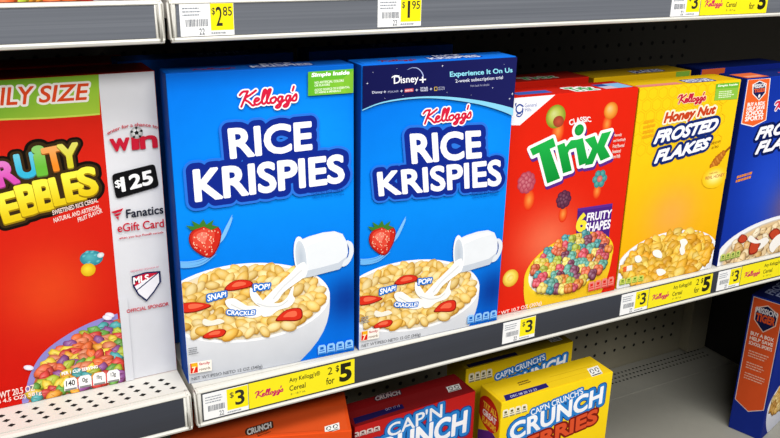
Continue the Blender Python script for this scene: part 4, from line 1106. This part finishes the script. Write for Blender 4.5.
for k, v in enumerate((146, 124, 104)): lines_of_print(A, [(11, v), (45, v), (11, v + 14)], 3, '#dca890', 20 + k, .45)
A.build('side_lettering')
A = Art(b)
A.grid(.6, A.w - .6, .6, A.h - .6, 5, 8, lambda u, v: mix('#16247a', '#2038a0', v / 260))
A.build('front_print')
A = Art(b)
A.text('FROSTED', [(14, 205), (160, 215), (14, 232), (160, 242)], '#e8e8f0', .03, ((.14, '#0d1a54'),), .12); A.text('FLAKES', [(14, 175), (150, 184), (14, 202), (150, 211)], '#e8e8f0', .03, ((.14, '#0d1a54'),), .12)
A.build('product_lettering')
A = Art(b)
c, e1, e2 = (92, 62), (84, 4), (0, -34)
bowl(A, c, e1, e2, (92, -14), 44, 8, '#e8e8f0', '#a8acbc', 2.2); A.rings(c, e1, e2, [(0, '#d8b070'), (.88, '#d8a860'), (.92, '#f4f4f6'), (1, '#e8e8ee')], 32)
bo = A.build('bowl_picture')
A = Art(b); pieces(A, (92, 63), (72, 3), (0, -28), 70, ['#dca040', '#e6b458', '#cc8c30', '#ecc878'], 8, 51, hi=.2, elong=1.4, style='flake'); A.build('flake_picture', bo)
A = Art(b, 't'); A.text('FROSTED', [(20, 30), (120, 30), (22, 44)], '#8c94b4', .03); A.text('FLAKES', [(20, 12), (110, 12), (22, 26)], '#8c94b4', .03); A.build('flap_lettering')
# ================================================================== boxes on the overhead shelf: only their feet show
def upper(x, w, label, front, fn):
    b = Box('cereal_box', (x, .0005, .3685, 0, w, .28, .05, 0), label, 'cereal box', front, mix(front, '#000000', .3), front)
    A = Art(b); fn(A); A.build('front_print'); return b
def feet_fruit(A):
    A.grid(.6, A.w - .6, .6, A.h - .6, 4, 6, lambda u, v: mix('#c02a18', '#d8401c', v / 280))
    pieces(A, (96, 26), (92, 0), (0, 24), 110, ['#e8622c', '#f0a030', '#a8b830', '#5c9c3c', '#cc3a34', '#e8c83a', '#d04030'], 6.5, 71, hi=.2, elong=1.4)
    A.poly([(A.w - 46, .6), (A.w - .6, .6), (A.w - .6, 270), (A.w - 46, 270)], '#dcdce0')
def feet_blue(A):
    A.grid(.6, A.w - .6, .6, A.h - .6, 4, 6, lambda u, v: mix('#0d5fc4', '#1a8af0', v / 280))
    A.rings((A.w / 2, 60), (70, 0), (0, 40), [(0, '#e2c070'), (.9, '#d8b060'), (.94, '#f4f4f4'), (1, '#e4e4e8')], 30)
    pieces(A, (A.w / 2, 62), (58, 0), (0, 32), 60, ['#e6b458', '#ecc878', '#dca040'], 6, 72)
upper(-.392, .202, 'box with colourful flakes on the overhead shelf, only its foot in frame', '#c83018', feet_fruit)
upper(-.172, .17, 'blue box on the overhead shelf above the 2.85 price tag, foot only', '#0e62c8', feet_blue)
# ================================================================== price tags and sale strips in the label channels
def price_tag(p0, p1, zb, h, big, small, label, group, y=-.0057, half=.52):
    """p0,p1: left and right end (mm along the shelf)"""
    w = (p1 - p0) / 1000
    b = Plate('price_tag', (p0 / 1000, y, zb), w, h, label, 'price tag', group)
    A = Art(b); W, H = A.w, A.h; A.margin = .2
    A.poly([(W * half, H * .16), (W - .3, H * .16), (W - .3, H - .3), (W * half, H - .3)], '#f5e51c'); A.build('price_field')
    A = Art(b); A.margin = .2
    ww = W * (1 - half)
    if small:
        A.text('$', [(W * half + ww * .06, H * .62), (W * half + ww * .2, H * .62), (W * half + ww * .06, H * .86)], '#3c3c34', .01)
        k1 = .34 if big == '1' else .24; k2 = .44 if big == '1' else .5
        A.text(big, [(W * half + ww * k1, H * .3), (W * half + ww * k2, H * .3), (W * half + ww * k1, H * .88)], '#33332c', .01)
        A.text(small, [(W * half + ww * .54, H * .6), (W * half + ww * .92, H * .6), (W * half + ww * .54, H * .88)], '#3c3c34', .01)
    else:
        A.text('$', [(W * half + ww * .14, H * .6), (W * half + ww * .32, H * .6), (W * half + ww * .14, H * .84)], '#3c3c34', .01)
        A.text(big, [(W * half + ww * .4, H * .3), (W * half + ww * .8, H * .3), (W * half + ww * .4, H * .86)], '#33332c', .02)
    A.build('price_lettering')
    A = Art(b); A.margin = .2
    rnd = random.Random(int(p0 * 7)); x = W * .1
    while x < W * half * .9:
        k = rnd.uniform(.25, .9); A.poly([(x, H * .3), (x + k, H * .3), (x + k, H * .52), (x, H * .52)], '#70747c'); x += k + rnd.uniform(.3, .8)
    A.build('barcode')
    A = Art(b); A.margin = .2
    lines_of_print(A, [(W * .05, H * .64), (W * .42, H * .64), (W * .05, H * .94)], 3, '#8c929c', int(p0), .35)
    lines_of_print(A, [(W * half, H * .06), (W * .9, H * .06), (W * half, H * .13)], 1, '#a0a4a8', 3, .7)
    A.text('22', [(W * .34, H * .05), (W * .44, H * .05), (W * .34, H * .24)], '#585c64', .0)
    A.build('small_print')
    return b
def sale_strip(p0, p1, zb, h, label, y=-.0057):
    w = (p1 - p0) / 1000
    b = Plate('sale_strip', (p0 / 1000, y, zb), w, h, label, 'sale strip', 'yellow two for five sale strips', col='#f4e41a')
    A = Art(b); W, H = A.w, A.h; A.margin = .2
    script_logo(A, [(W * .05, H * .36), (W * .31, H * .36), (W * .05, H * .62)], '#c8285c', None, 4.6)
    A.build('script_logo')
    A = Art(b); A.margin = .2
    A.text("Any Kellogg's\u00ae", [(W * .37, H * .62), (W * .66, H * .62), (W * .37, H * .86)], '#3a3a20', .01)
    A.text('Cereal', [(W * .37, H * .32), (W * .52, H * .32), (W * .37, H * .53)], '#3a3a20', .01)
    A.text('8 - 18.7 oz.', [(W * .38, H * .14), (W * .52, H * .14), (W * .38, H * .22)], '#6a6a30', .0)
    A.build('offer_lettering')
    A = Art(b); A.margin = .2
    A.text('2', [(W * .735, H * .6), (W * .78, H * .6), (W * .735, H * .9)], '#2c2c1c', .0)
    A.text('for', [(W * .72, H * .2), (W * .8, H * .2), (W * .72, H * .48)], '#2c2c1c', .01)
    A.text('$', [(W * .815, H * .62), (W * .845, H * .62), (W * .815, H * .9)], '#2c2c1c', .02)
    A.text('5', [(W * .86, H * .2), (W * .96, H * .2), (W * .86, H * .88)], '#26261a', .045)
    A.build('price_lettering')
    return b
MG, UG = 'three dollar tags on the middle shelf', 'price tags on the overhead shelf'
zb, hh = -.0341, .0287
X = [(-171.3,-18.6),(-125.4,-19.8)]
price_tag(X[0][0], X[1][0], zb, hh, '3', '', 'three dollar price tag under left blue box, first on the middle shelf', MG)
X = [(-124.8,-18.8),(-7.2,-19.8)]
sale_strip(X[0][0], X[1][0], zb, hh, 'yellow two for five sale strip directly under left blue crisped rice box')
X = [(185.6,-19.1),(232.6,-20.3)]
price_tag(X[0][0], X[1][0], zb + .0012, hh - .0012, '3', '', 'three dollar price tag standing alone under the red puffs box', MG)
X = [(368.0,-18.9),(414.6,-19.9)]
price_tag(X[0][0], X[1][0], zb, hh, '3', '', 'three dollar price tag under left corner of yellow honey flake box', MG)
X = [(415.7,-20.1),(530.8,-17.8)]
sale_strip(X[0][0], X[1][0], zb, hh, 'yellow two for five sale strip under the yellow honey flake box')
X = [(542.1,-17.0),(587.2,-16.4)]
price_tag(X[0][0], X[1][0], zb, hh, '3', '', 'three dollar price tag under the rightmost blue flake box', MG)
X = [(588.5,-16.6),(712.5,-14.1)]
sale_strip(X[0][0], X[1][0], zb, hh, 'yellow two for five sale strip cut by right edge, under the rightmost box')
zu, hu = .3380, .0272
X = [(-169.6,-17.7),(-123.3,-17.9)]
price_tag(X[0][0], X[1][0], zu + .0005, hu - .0003, '2', '85', 'white and yellow 2.85 price tag at left end of the overhead shelf', UG, half=.56)
X = [(15.1,-18.0),(61.7,-17.4)]
price_tag(X[0][0], X[1][0], zu + .0018, hu - .0008, '1', '95', 'white and yellow 1.95 price tag midway along the overhead shelf', UG)
X = [(389.0,-21.8),(434.3,-21.8)]
price_tag(X[0][0], X[1][0], zu + .0005, hu - .0003, '3', '', 'three dollar tag on the overhead shelf at top right', UG)
X = [(435.6,-21.8),(549.3,-22.2)]
sale_strip(X[0][0], X[1][0], zu + .0005, hu - .0003, 'yellow two for five sale strip on the overhead shelf, top right')
# ================================================================== light and camera
def area(name, loc, target, sx, sy, power, col=(1, 1, 1)):
    l = bpy.data.lights.new(name, 'AREA'); l.shape = 'RECTANGLE'; l.size = sx; l.size_y = sy; l.energy = power; l.color = col
    o = bpy.data.objects.new(name, l); COL.objects.link(o); o.location = loc
    o.rotation_euler = (Vector(target) - Vector(loc)).to_track_quat('-Z', 'Y').to_euler()
    return o
area('ceiling_light', (-.1, -.95, 1.9), (.1, -.1, -.1), 3.6, .35, 52, (1, .985, .96))
area('aisle_light', (-.3, -2.4, 2.0), (.1, 0, .0), 3.4, .6, 84, (1, .99, .97))
w = bpy.data.worlds.new('store'); w.use_nodes = True; sc.world = w
bg = w.node_tree.nodes['Background']; bg.inputs['Color'].default_value = (.9, .93, 1, 1); bg.inputs['Strength'].default_value = .07
cam = bpy.data.cameras.new('camera'); co = bpy.data.objects.new('camera', cam); COL.objects.link(co); sc.camera = co
cam.sensor_width = 36; cam.sensor_fit = 'HORIZONTAL'; cam.lens = 36 * CAM['f'] / 780; cam.clip_start = .01
ca, sa, cb, sb = math.cos(CAM['rx']), math.sin(CAM['rx']), math.cos(CAM['ry']), math.sin(CAM['ry'])
fwd = Vector((sb * ca, cb * ca, sa)); rt = Vector((cb, -sb, 0)); up = rt.cross(fwd)
cr, sr = math.cos(CAM['rz']), math.sin(CAM['rz'])
r2 = cr * rt + sr * up; u2 = -sr * rt + cr * up
M = Matrix((r2, u2, -fwd)).transposed().to_4x4(); M.translation = Vector((CAM['cx'], CAM['cy'], CAM['cz'])); co.matrix_world = M
sc.view_settings.view_transform = 'Standard'; sc.view_settings.look = 'None'; sc.view_settings.exposure = 0; sc.view_settings.gamma = 1
